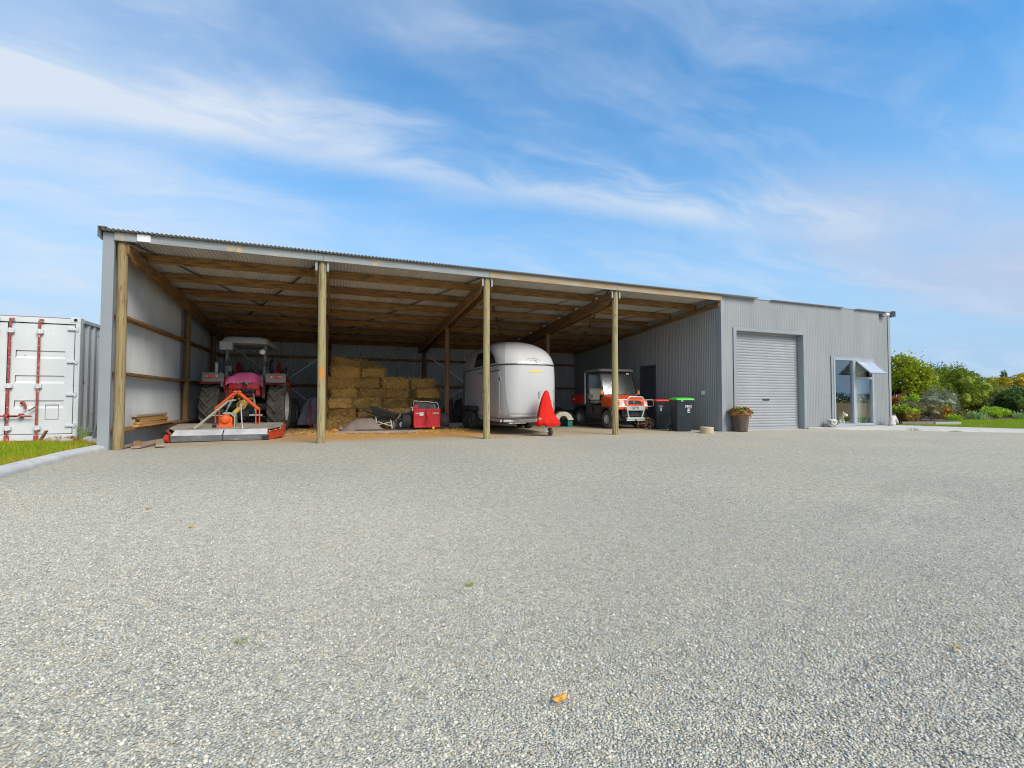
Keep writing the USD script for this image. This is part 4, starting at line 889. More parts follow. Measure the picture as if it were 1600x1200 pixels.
def fring(w, f, r, cf, cr, z):
    """counter-clockwise from the rear left: left side (12), front left arc (10), front (10), front right arc (10), right side (12), rear right arc (6), rear (8), rear left arc (6)"""
    P = []
    def line(a, b, n): P.extend([np.array(a) + (np.array(b) - np.array(a)) * t for t in np.arange(n) / n])
    def arc(c, rad, a0, a1, n): P.extend([np.array(c) + rad * np.array([math.cos(a), math.sin(a)]) for a in a0 + (a1 - a0) * np.arange(n) / n])
    line((-w, r - cr), (-w, f + cf), 12); arc((-w + cf, f + cf), cf, PI, 1.5 * PI, 10); 
    line((-w + cf, f), (w - cf, f), 10); arc((w - cf, f + cf), cf, 1.5 * PI, 2 * PI, 10)
    line((w, f + cf), (w, r - cr), 12); arc((w - cr, r - cr), cr, 0, .5 * PI, 6)
    line((w - cr, r), (-w + cr, r), 8); arc((-w + cr, r - cr), cr, .5 * PI, PI, 6)
    P = np.array(P)
    # the front bows forward a little
    bow = np.clip((f + cf * .9 - P[:, 1]) / (cf * .9), 0, 1); P[:, 1] -= bow * .07 * np.cos(np.clip(P[:, 0] / w, -1, 1) * PI / 2)
    return np.c_[P, np.full(len(P), z)]
from scipy.interpolate import PchipInterpolator
_zi = PchipInterpolator([r[0] for r in RINGS], np.array([r[1:] for r in RINGS]))
def fsurf(z): return fring(*_zi(z), z)
def fpatch(u0, u1, z0, z1, off, nu=14, nz=10, inset=None):
    """a patch of the shell set off outwards; u is an index round the shell"""
    V = []
    for z in np.linspace(z0, z1, nz + 1):
        R = fsurf(z); n = len(R); zz = (z - z0) / (z1 - z0); a, b = (u0, u1) if inset is None else inset(zz)
        for u in np.linspace(a, b, nu + 1):
            i = int(math.floor(u)) % n; t = u - math.floor(u); p = R[i] * (1 - t) + R[(i + 1) % n] * t; q = R[(i + 1) % n] - R[i]
            nn = np.array([q[1], -q[0], 0]); nn /= np.linalg.norm(nn) + 1e-9; V.append(p + nn * off)
    F_ = []
    for j in range(nz):
        for i in range(nu):
            a = j * (nu + 1) + i; F_ += [(a, a + 1, a + nu + 2), (a, a + nu + 2, a + nu + 1)]
    return tm(V, F_)
def thick(m, d):
    """closes a patch into a plate: back face and rim"""
    v, f = np.array(m.vertices), np.array(m.faces); n = len(v)
    nn = np.array(m.vertex_normals); e = m.edges_sorted; o = m.edges
    from collections import Counter
    c = Counter(map(tuple, e)); S = []
    for a, b in o:
        if c[tuple(sorted((a, b)))] == 1: S += [(b, a, a + n), (b, a + n, b + n)]
    return tm(np.vstack([v, v - nn * d]), np.vstack([f, f[:, ::-1] + n, S]))
def wheel(R, w, rim, spokes=5):
    h = w / 2
    ty = lathe([(rim, -h * .8), (rim + .03, -h), (R - .03, -h), (R - .006, -h * .72), (R, 0), (R - .006, h * .72), (R - .03, h), (rim + .03, h), (rim, h * .8), (rim - .008, 0), (rim, -h * .8)], 36, 'x')
    sp = [cat(bar((s * h * .55, .04 * math.sin(a), .04 * math.cos(a)), (s * h * .62, (rim - .01) * math.sin(a), (rim - .01) * math.cos(a)), .055, .02, .004, up=(1, 0, 0))) for a in np.arange(spokes) / spokes * 2 * PI for s in (-1, 1)]
    rm = cat(lathe([(rim + .006, -h * .86), (rim - .012, -h * .84), (rim - .03, -h * .3), (rim - .03, h * .3), (rim - .012, h * .84), (rim + .006, h * .86), (rim + .006, -h * .86)], 30, 'x'), cyl((-h * .5, 0, 0), (h * .5, 0, 0), rim * .72, n=24), cyl((-h * .68, 0, 0), (h * .68, 0, 0), .045), *sp)
    return ty, rm
def trailer():
    t = thing('horse_trailer', 'silver domed horse trailer with tandem wheels', 'trailer', (5.13, 13.98, 0), math.radians(-1))
    zs = np.r_[np.linspace(.42, .6, 5), np.linspace(.7, 1.92, 9), np.linspace(1.98, 2.765, 22)]
    lo = [fsurf(z) for z in zs]; zb = 14
    body = loft(lo[:zb], True, True); top = loft(lo[zb - 1:], False, True)
    fix = lambda m: m if m.volume > 0 else tm(m.vertices, np.asarray(m.faces)[:, ::-1])
    obj('body', fix(loft(lo[:zb], True, False)), MT['trailer_silver'], t, smooth=40)
    tt = loft(lo[zb - 1:], False, True); 
    if tt.face_normals[-1][2] < 0: tt = tm(tt.vertices, np.asarray(tt.faces)[:, ::-1])
    obj('roof', tt, MT['trailer_silver'], t, smooth=40)
    obj('front_panel', thick(fpatch(17, 37, .50, 1.90, .006, 24, 8, lambda q: (17 + 2.2 * (1 - q) ** 3, 37 - 2.2 * (1 - q) ** 3)), .01), MT['trailer_front'], t, smooth=40)
    obj('front_panel', thick(fpatch(17, 37, 1.97, 2.70, .005, 24, 14, lambda q: (17 + 1.5 * q, 37 - 1.5 * q)), .01), MT['trailer_front'], t, smooth=40)
    band = cat(*[thick(fpatch(a, b, 1.925, 1.955, .010, max(4, int((b - a) * 1.0)), 1), .012) for a, b in ((0, 54),)])
    obj('belt_strip', band, MT['black_plastic'], t)
    for a, b in ((4.2, 12.6), (42, 48)):
        w_ = obj('side_window', thick(fpatch(a, b, 2.0, 2.44, .006, 14, 8, lambda q: (a + 1.6 * q, b - 1.4 * q ** 1.5) if a < 20 else (a + 1.2 * q, b - 1.2 * q)), .008), MT['tinted_window'], t, smooth=40)
    dr = obj('side_door', thick(fpatch(6.5, 14.6, .52, 1.76, .012, 14, 8), .012), MT['trailer_silver'], t, smooth=40)
    for z in (1.55, .62):
        p = fpatch(14.4, 15.2, z - .05, z + .05, .02, 2, 2); obj('hinge', thick(p, .018), MT['chrome'], dr)
    p = fpatch(7.3, 7.7, 1.05, 1.17, .03, 2, 2); obj('handle', thick(p, .02), MT['chrome'], dr)
    obj('door_top_strip', thick(fpatch(6.4, 15, 1.765, 1.785, .02, 14, 1), .01), MT['dark_steel'], dr)
    # front fittings
    obj('handle', thick(fpatch(29.3, 29.8, 1.02, 1.20, .035, 2, 4), .02), MT['chrome'], t)
    obj('sticker', thick(fpatch(25.6, 30.6, 1.72, 1.775, .011, 6, 1), .004), MT['sticker_yellow'], t)
    el = []
    R = lambda uu, zz: fpatch(uu, uu + .01, zz, zz + .001, .010, 1, 1).vertices[0]
    pts = [R(27.8 + 2.7 * math.cos(a), 2.05 + .075 * math.sin(a)) for a in np.linspace(.15, PI - .1, 12)]
    obj('emblem', cat(tube(np.array(pts), .0055, 5), tube(np.array([R(u, z) for u, z in ((26.2, 2.0), (27, 2.06), (27.8, 2.08), (28.6, 2.05), (29, 1.99))]), .005, 5), tube(np.array([R(u, z) for u, z in ((28.2, 2.06), (28.8, 2.07), (29.4, 2.02))]), .004, 5)), MT['emblem_line'], t)
    obj('side_marker', thick(fpatch(36.4, 37.2, 1.18, 1.26, .03, 2, 2), .02), MT['chrome'], t)
    obj('side_marker', thick(fpatch(36.6, 37.2, .86, .94, .03, 2, 2), .02), MT['chrome'], t)
    # rear ramp and corner seal
    obj('rear_ramp', box2((-.80, 2.005, .46), (.80, 2.07, 1.9), .02), MT['black_plastic'], t)
    obj('corner_seal', cat(box2((-.90, 1.93, .46), (-.878, 2.02, 1.92), .006), box2((.878, 1.93, .46), (.90, 2.02, 1.92), .006)), MT['black_plastic'], t)
    for k in range(8):
        obj('vent_slat', bar((-.905, 1.36 + .04 * k, .62 + .085 * k), (-.905, 1.80 - .012 * k, .62 + .085 * k), .012, .03), MT['white_plastic'], t)
    # chassis
    obj('chassis_rail', cat(box2((-.84, -1.95, .34), (-.78, 2.0, .418), .01), box2((.78, -1.95, .34), (.84, 2.0, .418), .01), box2((-.78, -2.05, .345), (.78, -1.99, .415), .01), box2((-.86, -1.7, .395), (-.842, 1.9, .44), .004)), MT['bare_metal'], t)
    obj('drawbar', cat(bar((-.55, -1.9, .36), (-.06, -2.72, .42), .07, .09, .01), bar((.55, -1.9, .36), (.06, -2.72, .42), .07, .09, .01), bar((0, -2.55, .44), (0, -2.80, .44), .09, .09, .012)), MT['bare_metal'], t)
    obj('front_step', box2((-.60, -2.02, .29), (-.1, -1.85, .335), .008), MT['bare_metal'], t)
    obj('reflector', box2((-.30, -2.068, .355), (-.12, -2.05, .40), .006), MT['red_lens'], t)
    tyre, rim = wheel(.325, .19, .20)
    for s in (-1, 1):
        for y in (.50, 1.24):
            wh = obj('wheel', move(tyre, (s * .965, y, .325)), MT['rubber'], t, smooth=40)
            obj('rim', move(rim, (s * .965, y, .325)), MT['wheel_dark'], wh)
        arch = sg.LineString([(.08, .62), (.14, .74), (1.60, .74), (1.66, .62)]).buffer(.022, cap_style=2)
        obj('mudguard', cat(prism(arch, .21, 'x', .855 if s > 0 else -1.065), prism([(.08, .62), (.14, .74), (1.60, .74), (1.66, .62), (1.45, .60), (.87, .66), (.3, .60)], .012, 'x', s * 1.05 - .006)), MT['black_plastic'], t)
        obj('axle', cyl((s * .3, .5, .325), (s * .9, .5, .325), .035), MT['dark_steel'], t)
    jw = obj('jockey_wheel', move(lathe([(.05, -.035), (.085, -.04), (.11, -.02), (.112, 0), (.11, .02), (.085, .04), (.05, .035)], 24, 'x'), (.30, -2.74, .112)), MT['rubber'], t)
    obj('hub', cat(cyl((.27, -2.74, .112), (.33, -2.74, .112), .068, n=20), cyl((.245, -2.74, .112), (.355, -2.74, .112), .022)), MT['canopy_grey'], jw)
    obj('fork', cat(bar((.24, -2.74, .11), (.06, -2.72, .32), .05, .014, .003, up=(0, 1, 0)), cyl((.03, -2.72, .28), (.0, -2.72, .42), .024)), MT['bare_metal'], jw)
    return t
trailer()
mat('red_cover_cloth', (.50, .010, .004), (.58, .016, .007), rough=.75, spec=.2, scale=3, bump=.006, bscale=7)
def cover():
    x = thing('hitch_cover', 'bright red fabric cover draped over the trailer hitch', 'cover', (5.37, 11.34, 0))
    R = []
    for t in np.linspace(0, 1, 26):
        z = .275 + .935 * t; r = (.30 * (1 - t) ** .8 + .035) * (1 - .14 * math.sin(t * PI)) + .03 * math.sin(min(1, t * 4) * PI) * (t < .25)
        if t < .06: r *= .90 + t * 1.6
        a = np.arange(64) / 64 * 2 * PI
        fold = 1 + (.10 * (1 - t) ** .6) * (np.sin(5 * a + 1.2 + 1.4 * t) * .6 + np.sin(9 * a + .4 - 2 * t) * .4) + .05 * (meshkit.fbm(np.stack([2.2 * np.cos(a), 2.2 * np.sin(a), np.full(64, z * 3)], 1) + 9, 3, 2) - .5) * 2
        cx = -.05 * math.sin(t * PI) + (-.05) * t; rr = r * fold
        R.append(np.stack([cx + rr * np.cos(a) * 1.12, rr * np.sin(a) * .8, np.full(64, z) + (.02 * np.sin(5 * a) if t < .03 else 0)], 1))
    R.append(np.tile(R[-1].mean(0) + (0, 0, .01), (64, 1)))
    obj('cover', loft(R, False, True), MT['red_cover_cloth'], x, smooth=True)
    obj('hem', tube(np.vstack([R[0], R[0][:1]]) + (0, 0, .004), .012, 6, False), MT['red_cover_cloth'], x)
cover()

# ------------------------------------------------------------------ utility vehicle
mat('utv_orange', (.66, .075, .010), (.72, .095, .016), rough=.4, scale=3, coat=.3)
mat('utv_red', (.42, .015, .012), (.48, .022, .018), rough=.45, scale=3)
mat('roof_plastic', (.17, .175, .18), (.22, .225, .23), rough=.6, scale=4)
mat('seat_beige', (.40, .38, .30), (.47, .45, .36), rough=.8, scale=6)
mat('bar_silver', (.50, .56, .56), (.58, .63, .63), rough=.3, metal=.4, scale=5)
def utv():
    t = thing('utility_vehicle', 'orange and black utility vehicle with a silver bull bar, parked by the partition wall', 'utility vehicle', (9.10, 14.12, 0))
    blk = MT['black_plastic']; fix = lambda m: m if m.volume > 0 else tm(m.vertices, np.asarray(m.faces)[:, ::-1])
    obj('chassis', cat(box2((-.50, -1.25, .28), (.50, 1.35, .50), .04), box2((-.66, -.45, .30), (.66, .62, .44), .03), box2((-.60, -.45, .44), (.60, .62, .60), .03)), blk, t)
    sec = lambda y, w, z0, z1: np.array([(-w, y, z0), (-w, y, z1 - .10), (-w + .05, y, z1 - .03), (-w + .18, y, z1), (w - .18, y, z1), (w - .05, y, z1 - .03), (w, y, z1 - .10), (w, y, z0)])
    obj('bonnet', fix(loft([sec(-1.42, .50, .66, .90), sec(-1.36, .58, .64, .98), sec(-1.05, .66, .66, 1.07), sec(-.62, .68, .72, 1.13), sec(-.55, .68, .74, 1.12)])), MT['utv_orange'], t, smooth=35)
    gr = obj('grille', cat(box2((-.26, -1.438, .82), (.26, -1.415, .93), .01), box2((-.40, -1.40, .40), (.40, -1.25, .66), .04), box2((-.15, -1.425, .50), (.18, -1.40, .62), .01)), blk, t)
    obj('grille_badge', move(lathe([(.001, -.012), (.035, -.01), (.042, 0), (.001, .004)], 16, 'y'), (0, -1.436, .875)), MT['chrome'], gr)
    for s in (-1, 1):
        q = [(s * .34, -1.436, .76), (s * .54, -1.40, .76), (s * .52, -1.38, .90), (s * .40, -1.412, .92)]
        obj('headlight', hull([p for p in q] + [(p[0], p[1] - .012, p[2]) for p in q]), MT['clear_lens'], t, smooth=False)
    # wheels
    sd = lambda m, s: m if s > 0 else mirror_x(m)
    ty = ag_tyre(.315, .25, .165, 16, .022)
    rim = cat(dish_rim(.165, .25, 1, .05))
    for s in (-1, 1):
        for y, nm in ((-.86, 'front_wheel'), (.98, 'rear_wheel')):
            wh = obj(nm, move(sd(ty[0], s), (s * .575, y, .315)), MT['muddy_rubber'], t, smooth=35)
            obj('tread', move(sd(ty[1], s), (s * .575, y, .315)), MT['dusty_lug'], wh, smooth=35)
            obj('rim', move(rim if s > 0 else mirror_x(rim), (s * .575, y, .315)), MT['rim_grey'], wh)
            arch = [(y + .40 * math.sin(a), .36 + .38 * math.cos(a)) for a in np.linspace(-1.45, 1.45, 15)] + [(y + .36 * math.sin(a), .36 + .34 * math.cos(a)) for a in np.linspace(1.45, -1.45, 15)]
            obj('wheel_arch', prism(arch, .30, 'x', .43 if s > 0 else -.73), blk, t)
    # cabin: floor tub, seats, posts, roof
    obj('cabin_tub', cat(box2((-.68, -.55, .58), (.68, -.50, 1.12), .015), box2((-.70, -.55, .42), (.70, .5, .52), .03), box2((-.60, .08, .52), (.60, .5, .82), .03), box2((-.67, .46, .5), (.67, .52, 1.2), .015)), blk, t)
    obj('dashboard', fix(loft([sec(-.62, .66, 1.0, 1.15), sec(-.36, .64, .95, 1.20)])), blk, t)
    for s in (-1, 1):
        st = obj('seat', cat(box((s * .31, .22, .87), (.52, .46, .10), .035)), MT['seat_beige'], t)
        obj('seat_back', box((s * .31, .44, 1.16), (.50, .09, .44), .035, rx=-.12), MT['seat_beige'], st)
    ring = [(-.31 + .17 * math.cos(a), 0, .17 * math.sin(a)) for a in np.linspace(0, 2 * PI, 21)]
    obj('steering_wheel', cat(move(tube(ring, .014, 6), (0, -.22, 1.22), rx=.5), bar((-.31, -.22, 1.22), (-.31, -.4, 1.1), .03, .03)), blk, t)
    obj('cab_frame', cat(*[tube(round_path([(s * .655, -.60, 1.08), (s * .60, -.30, 1.93), (s * .60, .44, 1.93), (s * .64, .56, .9)], .08), .026, 8) for s in (-1, 1)], tube([(-.6, -.30, 1.93), (.6, -.30, 1.93)], .024, 8), tube([(-.6, .44, 1.93), (.6, .44, 1.93)], .024, 8), tube([(-.62, .50, 1.3), (.62, .50, 1.3)], .02, 8)), MT['dark_steel'], t, smooth=50)
    rr2 = lambda w_, y0, y1, z, r_=.12: (lambda c_: np.c_[c_[np.argsort(np.arctan2(c_[:, 1] - (y0 + y1) / 2, c_[:, 0]))], np.full(len(c_), z)])(np.array(sg.box(-w_ + r_, y0 + r_, w_ - r_, y1 - r_).buffer(r_, 5).exterior.coords)[:-1])
    rf = obj('roof', fix(loft([rr2(.66, -.46, .58, 1.945), rr2(.70, -.50, .62, 1.955), rr2(.70, -.50, .62, 1.985), rr2(.66, -.44, .58, 2.03), rr2(.5, -.25, .42, 2.045)])), MT['roof_plastic'], t, smooth=40)
    for x in (-.42, -.02, .36, .55): obj('roof_rib', box((x, -.44, 2.006), (.04, .10, .02), .006, rx=.5), blk, rf)
    obj('windscreen', hull([(-.62, -.615, 1.14), (.62, -.615, 1.14), (.57, -.325, 1.90), (-.57, -.325, 1.90), (-.62, -.610, 1.145), (.62, -.610, 1.145), (.57, -.320, 1.905), (-.57, -.320, 1.905)]), MT['clear_plastic'], t, smooth=False)
    obj('rear_screen', cat(box2((-.58, .47, 1.3), (.58, .475, 1.9))), MT['clear_plastic'], t, smooth=False)
    obj('mirror_lamp', box((.47, -.40, 1.87), (.12, .04, .05), .015), MT['clear_lens'], t)
    for s in (-1, 1):
        k = obj('indicator', cat(box((s * .74, -.66, 1.20), (.10, .08, .13), .025)), MT['orange_lens'], t)
        obj('indicator_cap', cat(box((s * .74, -.66, 1.285), (.085, .07, .05), .02), bar((s * .74, -.64, 1.16), (s * .66, -.58, 1.12), .02, .02)), MT['chrome'], k)
    obj('side_strip', cat(box2((-.715, .50, .80), (-.68, .56, 1.93), .006), box2((.68, .50, .80), (.715, .56, 1.93), .006)), MT['bar_silver'], t)
    obj('door_net', cat(box2((-.70, -.05, 1.0), (-.69, .30, 1.16), .004)), MT['seat_beige'], t, label='beige panel in the cab side')
    obj('side_panel', cat(box2((-.69, -.50, .50), (-.66, .0, .78), .02), box2((.66, -.50, .50), (.69, .0, .78), .02), box2((-.69, .06, .46), (-.665, .5, .86), .02), box2((.665, .06, .46), (.69, .5, .86), .02)), MT['dark_steel'], t)
    # cargo bed
    bd = obj('cargo_bed', cat(box2((-.70, .60, .82), (-.66, 1.55, 1.14), .01), box2((.66, .60, .82), (.70, 1.55, 1.14), .01), box2((-.66, .60, .82), (.66, .64, 1.14), .01), box2((-.66, 1.51, .82), (.66, 1.55, 1.14), .01), box2((-.66, .64, .82), (.66, 1.51, .86))), MT['utv_red'], t, smooth=False)
    obj('bed_rail', cat(box2((-.71, .59, 1.14), (-.65, 1.56, 1.165), .008), box2((.65, .59, 1.14), (.71, 1.56, 1.165), .008)), MT['utv_red'], bd)
    obj('bed_lettering', cat(text_on('4x4', .075, .003, (-.702, 1.34, .95), (0, -1, 0), (0, 0, 1))), MT['white_plastic'], bd)
    # bull bar
    sv = MT['bar_silver']; yb = -1.52
    bb = obj('bull_bar', cat(tube(round_path([(-.25, yb + .02, .40), (-.335, yb, .66), (-.32, yb, .80), (-.30, yb, 1.055), (.30, yb, 1.055), (.32, yb, .80), (.335, yb, .66), (.25, yb + .02, .40)], .10), .021, 10), box2((-.33, yb - .015, .335), (.33, yb + .045, .395), .008), box2((-.34, yb - .005, .28), (-.03, yb + .05, .325), .006), box2((.03, yb - .005, .28), (.34, yb + .05, .325), .006),
        *[tube(round_path([(s * .32, yb, .955), (s * .72, yb + .05, .965), (s * .73, yb + .05, .755), (s * .33, yb, .745)], .05), .013, 8) for s in (-1, 1)], *[bar((s * .2, yb + .03, .36), (s * .2, -1.2, .38), .05, .06) for s in (-1, 1)]), sv, t, smooth=50)
    pl = obj('bar_plate', box2((-.325, yb - .008, .62), (.325, yb + .004, .765), .003), sv, bb, smooth=False)
    obj('plate_lettering', text_on('RTV', .095, .003, (0.0, yb - .0085, .645), (1, 0, 0), (0, 0, 1)), MT['black_plastic'], t)
    return t
utv()

# ------------------------------------------------------------------ tow-behind red collector
def collector():
    t = thing('red_collector', 'red towed paddock collector on two black tyres, standing before the straw', 'farm implement', (2.72, 14.95, 0))
    rd = MT['tractor_red']; mat('collector_red', (.50, .022, .028), (.57, .04, .045), rough=.5, scale=3)
    rd = MT['collector_red']
    obj('body', cat(prism([(-.30, .14), (-.34, .63), (-.30, .65), (.5, .65), (.5, .14)], .80, 'x', -.40), box2((-.42, -.36, .63), (.42, -.28, .675), .01)), rd, t, smooth=False)
    obj('body_rib', cat(box2((-.42, -.345, .10), (-.385, -.29, .65), .01), box2((.385, -.345, .10), (.42, -.29, .65), .01)), rd, t)
    obj('bottom_rail', box2((-.41, -.37, .08), (.41, -.29, .15), .01), rd, t)
    obj('corner_box', box2((-.42, -.35, .68), (-.28, -.22, .79), .01), rd, t)
    obj('catcher_bag', hull([(-.38, -.1, .65), (.38, -.1, .65), (.38, .5, .65), (-.38, .5, .65), (-.34, -.05, .89), (.30, -.05, .84), (.32, .45, .86), (-.34, .45, .9)]), MT['black_plastic'], t, smooth=False)
    obj('catcher_frame', tube(round_path([(-.40, -.2, .66), (-.40, -.15, .92), (-.1, -.12, .90), (.37, -.12, .865), (.40, -.2, .66)], .04), .008, 6), MT['steel_rod'], t)
    w_, r_ = wheel(.275, .27, .13, 4)
    for s in (-1, 1):
        wh = obj('wheel', move(w_, (s * .60, .05, .275)), MT['rubber'], t, smooth=40)
        obj('hub', move(r_, (s * .60, .05, .275)), MT['wheel_dark'], wh)
    obj('drawbar', cat(bar((-.02, -.36, .64), (.0, -.40, .46), .05, .035, .006), bar((.0, -.40, .46), (.10, -.72, .10), .045, .045, .006)), rd, t)
    obj('coupling', cat(box((.11, -.75, .09), (.08, .12, .07), .015)), MT['yellow_paint'], t)
    obj('lever', cat(tube(smooth_path([(-.03, -.30, .67), (.05, -.28, .77), (.10, -.26, .83)]), .01, 6), box2((.05, -.12, .86), (.07, -.10, .94))), MT['black_plastic'], t)
    obj('label_plate', thick(tm([(-.24, -.345, .45), (-.12, -.345, .45), (-.12, -.351, .56), (-.24, -.351, .56)], [(0, 1, 2), (0, 2, 3)]), .004), MT['white_plastic'], t, smooth=False)
    for a, b in ((-.37, -.25), (.17, .36)): obj('label_strip', thick(tm([(a, -.348, .52), (b, -.348, .52), (b, -.350, .545), (a, -.350, .545)], [(0, 1, 2), (0, 2, 3)]), .003), MT['white_plastic'], t, smooth=False)
    obj('skid_shoe', cat(bar((.40, -.25, .09), (.72, -.30, .05), .06, .05, .01), box((.76, -.32, .07), (.08, .10, .13), .02)), MT['dark_steel'], t)
    obj('frame_clamp', cat(box2((-.47, -.30, .60), (-.41, -.20, .74), .01), cyl((-.5, -.25, .72), (-.4, -.25, .72), .02)), MT['steel_rod'], t)
collector()
# ------------------------------------------------------------------ straw bales
def straw_mat(name, c1, c2, c3):
    N = {'tc': ('texture_coordinate', {}), 'mp': ('mapping', dict(mapping_type='point', scale=(26, 26, 7))), 'n': ('noise_texture', dict(scale=1.6, detail=6.0, roughness=.7, distortion=.6)),
         'r': ('rgb_ramp', dict(ramp=[(.25, c1), (.5, c2), (.75, c3)])), 'oi': ('object_info', {}), 'rv': ('map_range', dict(from_min=0.0, from_max=1.0, to_min=.66, to_max=1.22)), 'hs': ('hsv', dict(hue=.5, saturation=1.0, fac=1.0)),
         'b': ('principled_bsdf', dict(roughness=.85, specular_ior_level=.3)), 'bp': ('bump', dict(strength=1.0, distance=.012))}
    L = [('tc.object', 'mp.vector'), ('mp.vector', 'n.vector'), ('n.fac', 'r.fac'), ('oi.random', 'rv.value'), ('rv.result', 'hs.value'), ('r.color', 'hs.color'), ('hs.color', 'b.base_color'), ('n.fac', 'bp.height'), ('bp.normal', 'b.normal')]
    MT[name] = usdkit.material(stage, '/World/Looks/' + name, N, L, surface='b.BSDF'); return MT[name]
straw_mat('straw_core', (.12, .05, .011), (.54, .31, .08), (.80, .54, .19))
straw_mat('straw_stalk', (.46, .25, .06), (.66, .42, .13), (.78, .56, .24))
mat('twine', (.55, .22, .04), (.6, .28, .06), rough=.9)
def stalks(n, sx, sy, sz, seed, out=.07, lmin=.06, lmax=.19):
    r = np.random.default_rng(seed); V, F_ = [], []
    for k in range(n):
        f = r.choice(5, p=[.3, .3, .12, .12, .16]); p = r.uniform(-.5, .5, 3) * (sx, sy, sz); nrm = np.zeros(3)
        ax, s = ((1, -1), (1, -1), (0, -1), (0, 1), (2, 1))[f]; p[ax] = s * (sx, sy, sz)[ax] / 2; nrm[ax] = s
        d = r.normal(size=3); d -= nrm * (d @ nrm) * .9; d /= np.linalg.norm(d); d = d + nrm * r.uniform(-.1, .5); d[2] -= .15
        d /= np.linalg.norm(d); l = r.uniform(lmin, lmax); w = np.cross(d, r.normal(size=3)); w *= .0045 / np.linalg.norm(w)
        a = p + nrm * .004; m_ = a + d * l * .55 + nrm * r.uniform(0, out * .3); e = a + d * l
        i = len(V); V += [a - w, a + w, m_ + w, m_ - w, e + w * .4, e - w * .4]; F_ += [(i, i + 1, i + 2), (i, i + 2, i + 3), (i + 3, i + 2, i + 4), (i + 3, i + 4, i + 5)]
    return tm(V, F_)
def bale(seed, label, loc, rotz=0, L=.81, W=.46, H=.33, n=850, tilt=None):
    t = thing('straw_bale', label, 'straw bale', loc, rotz, 'straw bales stacked at the back of the second bay', tilt)
    b = box((0, 0, 0), (L, W, H), .035); v, f = trimesh.remesh.subdivide_to_size(b.vertices, b.faces, .065); b = trimesh.Trimesh(v, f, process=True)
    v = np.array(b.vertices); q = meshkit.fbm(v * 7 + seed * 13, 3, seed) - .5; q2 = meshkit.noise(v * 22 + seed * 5, seed) - .5; nn = np.array(b.vertex_normals)
    v += nn * (q * .11 + q2 * .04)[:, None]
    for x0 in (-L * .22, L * .22):                                       # the twine bites into the bale
        v[:, 1:] *= 1 - .05 * np.exp(-((v[:, :1] - x0) / .035) ** 2)
    obj('straw_block', tm(v + (0, 0, H / 2), b.faces), MT['straw_core'], t, smooth=40)
    obj('loose_straw', move(stalks(n, L, W, H, seed), (0, 0, H / 2)), MT['straw_stalk'], t, smooth=False, kind='stuff')
    for x0 in (-L * .22, L * .22):
        y, z = W / 2 + .004, H / 2 + .004; obj('twine', tube([(x0, -y, -z + H / 2), (x0, -y, z + H / 2), (x0, y, z + H / 2), (x0, y, -z + H / 2), (x0, -y, -z + H / 2)], .005, 5, False), MT['twine'], t)
    return t
ordn = ['bottom', 'second', 'third', 'fourth', 'fifth', 'sixth', 'seventh']
HB = .335; protos = []
cols = [(.22, 6, 'far left column'), (1.07, 6, 'column left of the gap'), (1.97, 5, 'column right of the gap'), (2.90, 5, 'far right column')]
rb = random.Random(3)
for ci, (cx, n, nm) in enumerate(cols):
    for k in range(n):
        lab = f'straw bale, {"topmost" if k == n - 1 else ordn[k] + ("" if k == 0 else " from the ground")} in the {nm} of the stack'
        y = 16.25 + rb.uniform(-.15, .15) - (.12 if ci < 2 and k < 3 else 0) + .03 * k; x = cx + rb.uniform(-.05, .05) + (.07 if k % 2 else -.04)
        loc = (x, y, k * HB); rz_ = rb.uniform(-.2, .2) + (PI if rb.random() < .5 else 0)
        if len(protos) < 4: protos.append(bale(31 + len(protos), lab, loc, rz_))
        else: dup(protos[rb.randrange(4)], lab, loc, rz_)
dup(protos[1], 'straw bale lying tilted on top of the far left straw column', (.30, 16.75, 6 * HB - .02), .5, tilt=(0, 6, 0))
dup(protos[2], 'straw bale slipping off behind the two tallest straw columns', (1.02, 16.95, 6 * HB - .06), -.35, tilt=(0, 16, 0))
dup(protos[0], 'straw bale laid crosswise behind the top of the column left of the gap', (1.30, 16.85, 5 * HB), 1.45)
dup(protos[3], 'straw bale on the ground turned endwise at the left of the stack front', (-.02, 15.72, 0), .16, scale=(.62, 1, .95))
# straw trodden into the floor around the stack
def litter():
    r = np.random.default_rng(9); V, F_ = [], []
    for k in range(9000):
        x, y = r.normal(1.5, 1.7), r.normal(14.9, .9)
        if not (-1.6 < x < 4.3 and 12.9 < y < 16.6): continue
        a = r.uniform(0, PI); l = r.uniform(.03, .14); d = np.array([math.cos(a), math.sin(a), 0]) * l / 2; w = np.array([-math.sin(a), math.cos(a), 0]) * .003
        p = np.array([x, y, .012 + r.uniform(0, .012)]); i = len(V); V += [p - d - w, p - d + w, p + d + w + (0, 0, r.uniform(0, .015)), p + d - w + (0, 0, r.uniform(0, .015))]; F_ += [(i, i + 2, i + 1), (i, i + 3, i + 2)]
    o = obj('straw_litter', tm(V, F_), MT['straw_stalk'], None, smooth=False, kind='stuff'); data(o, 'loose yellow straw strewn over the shed floor', 'straw')
litter()

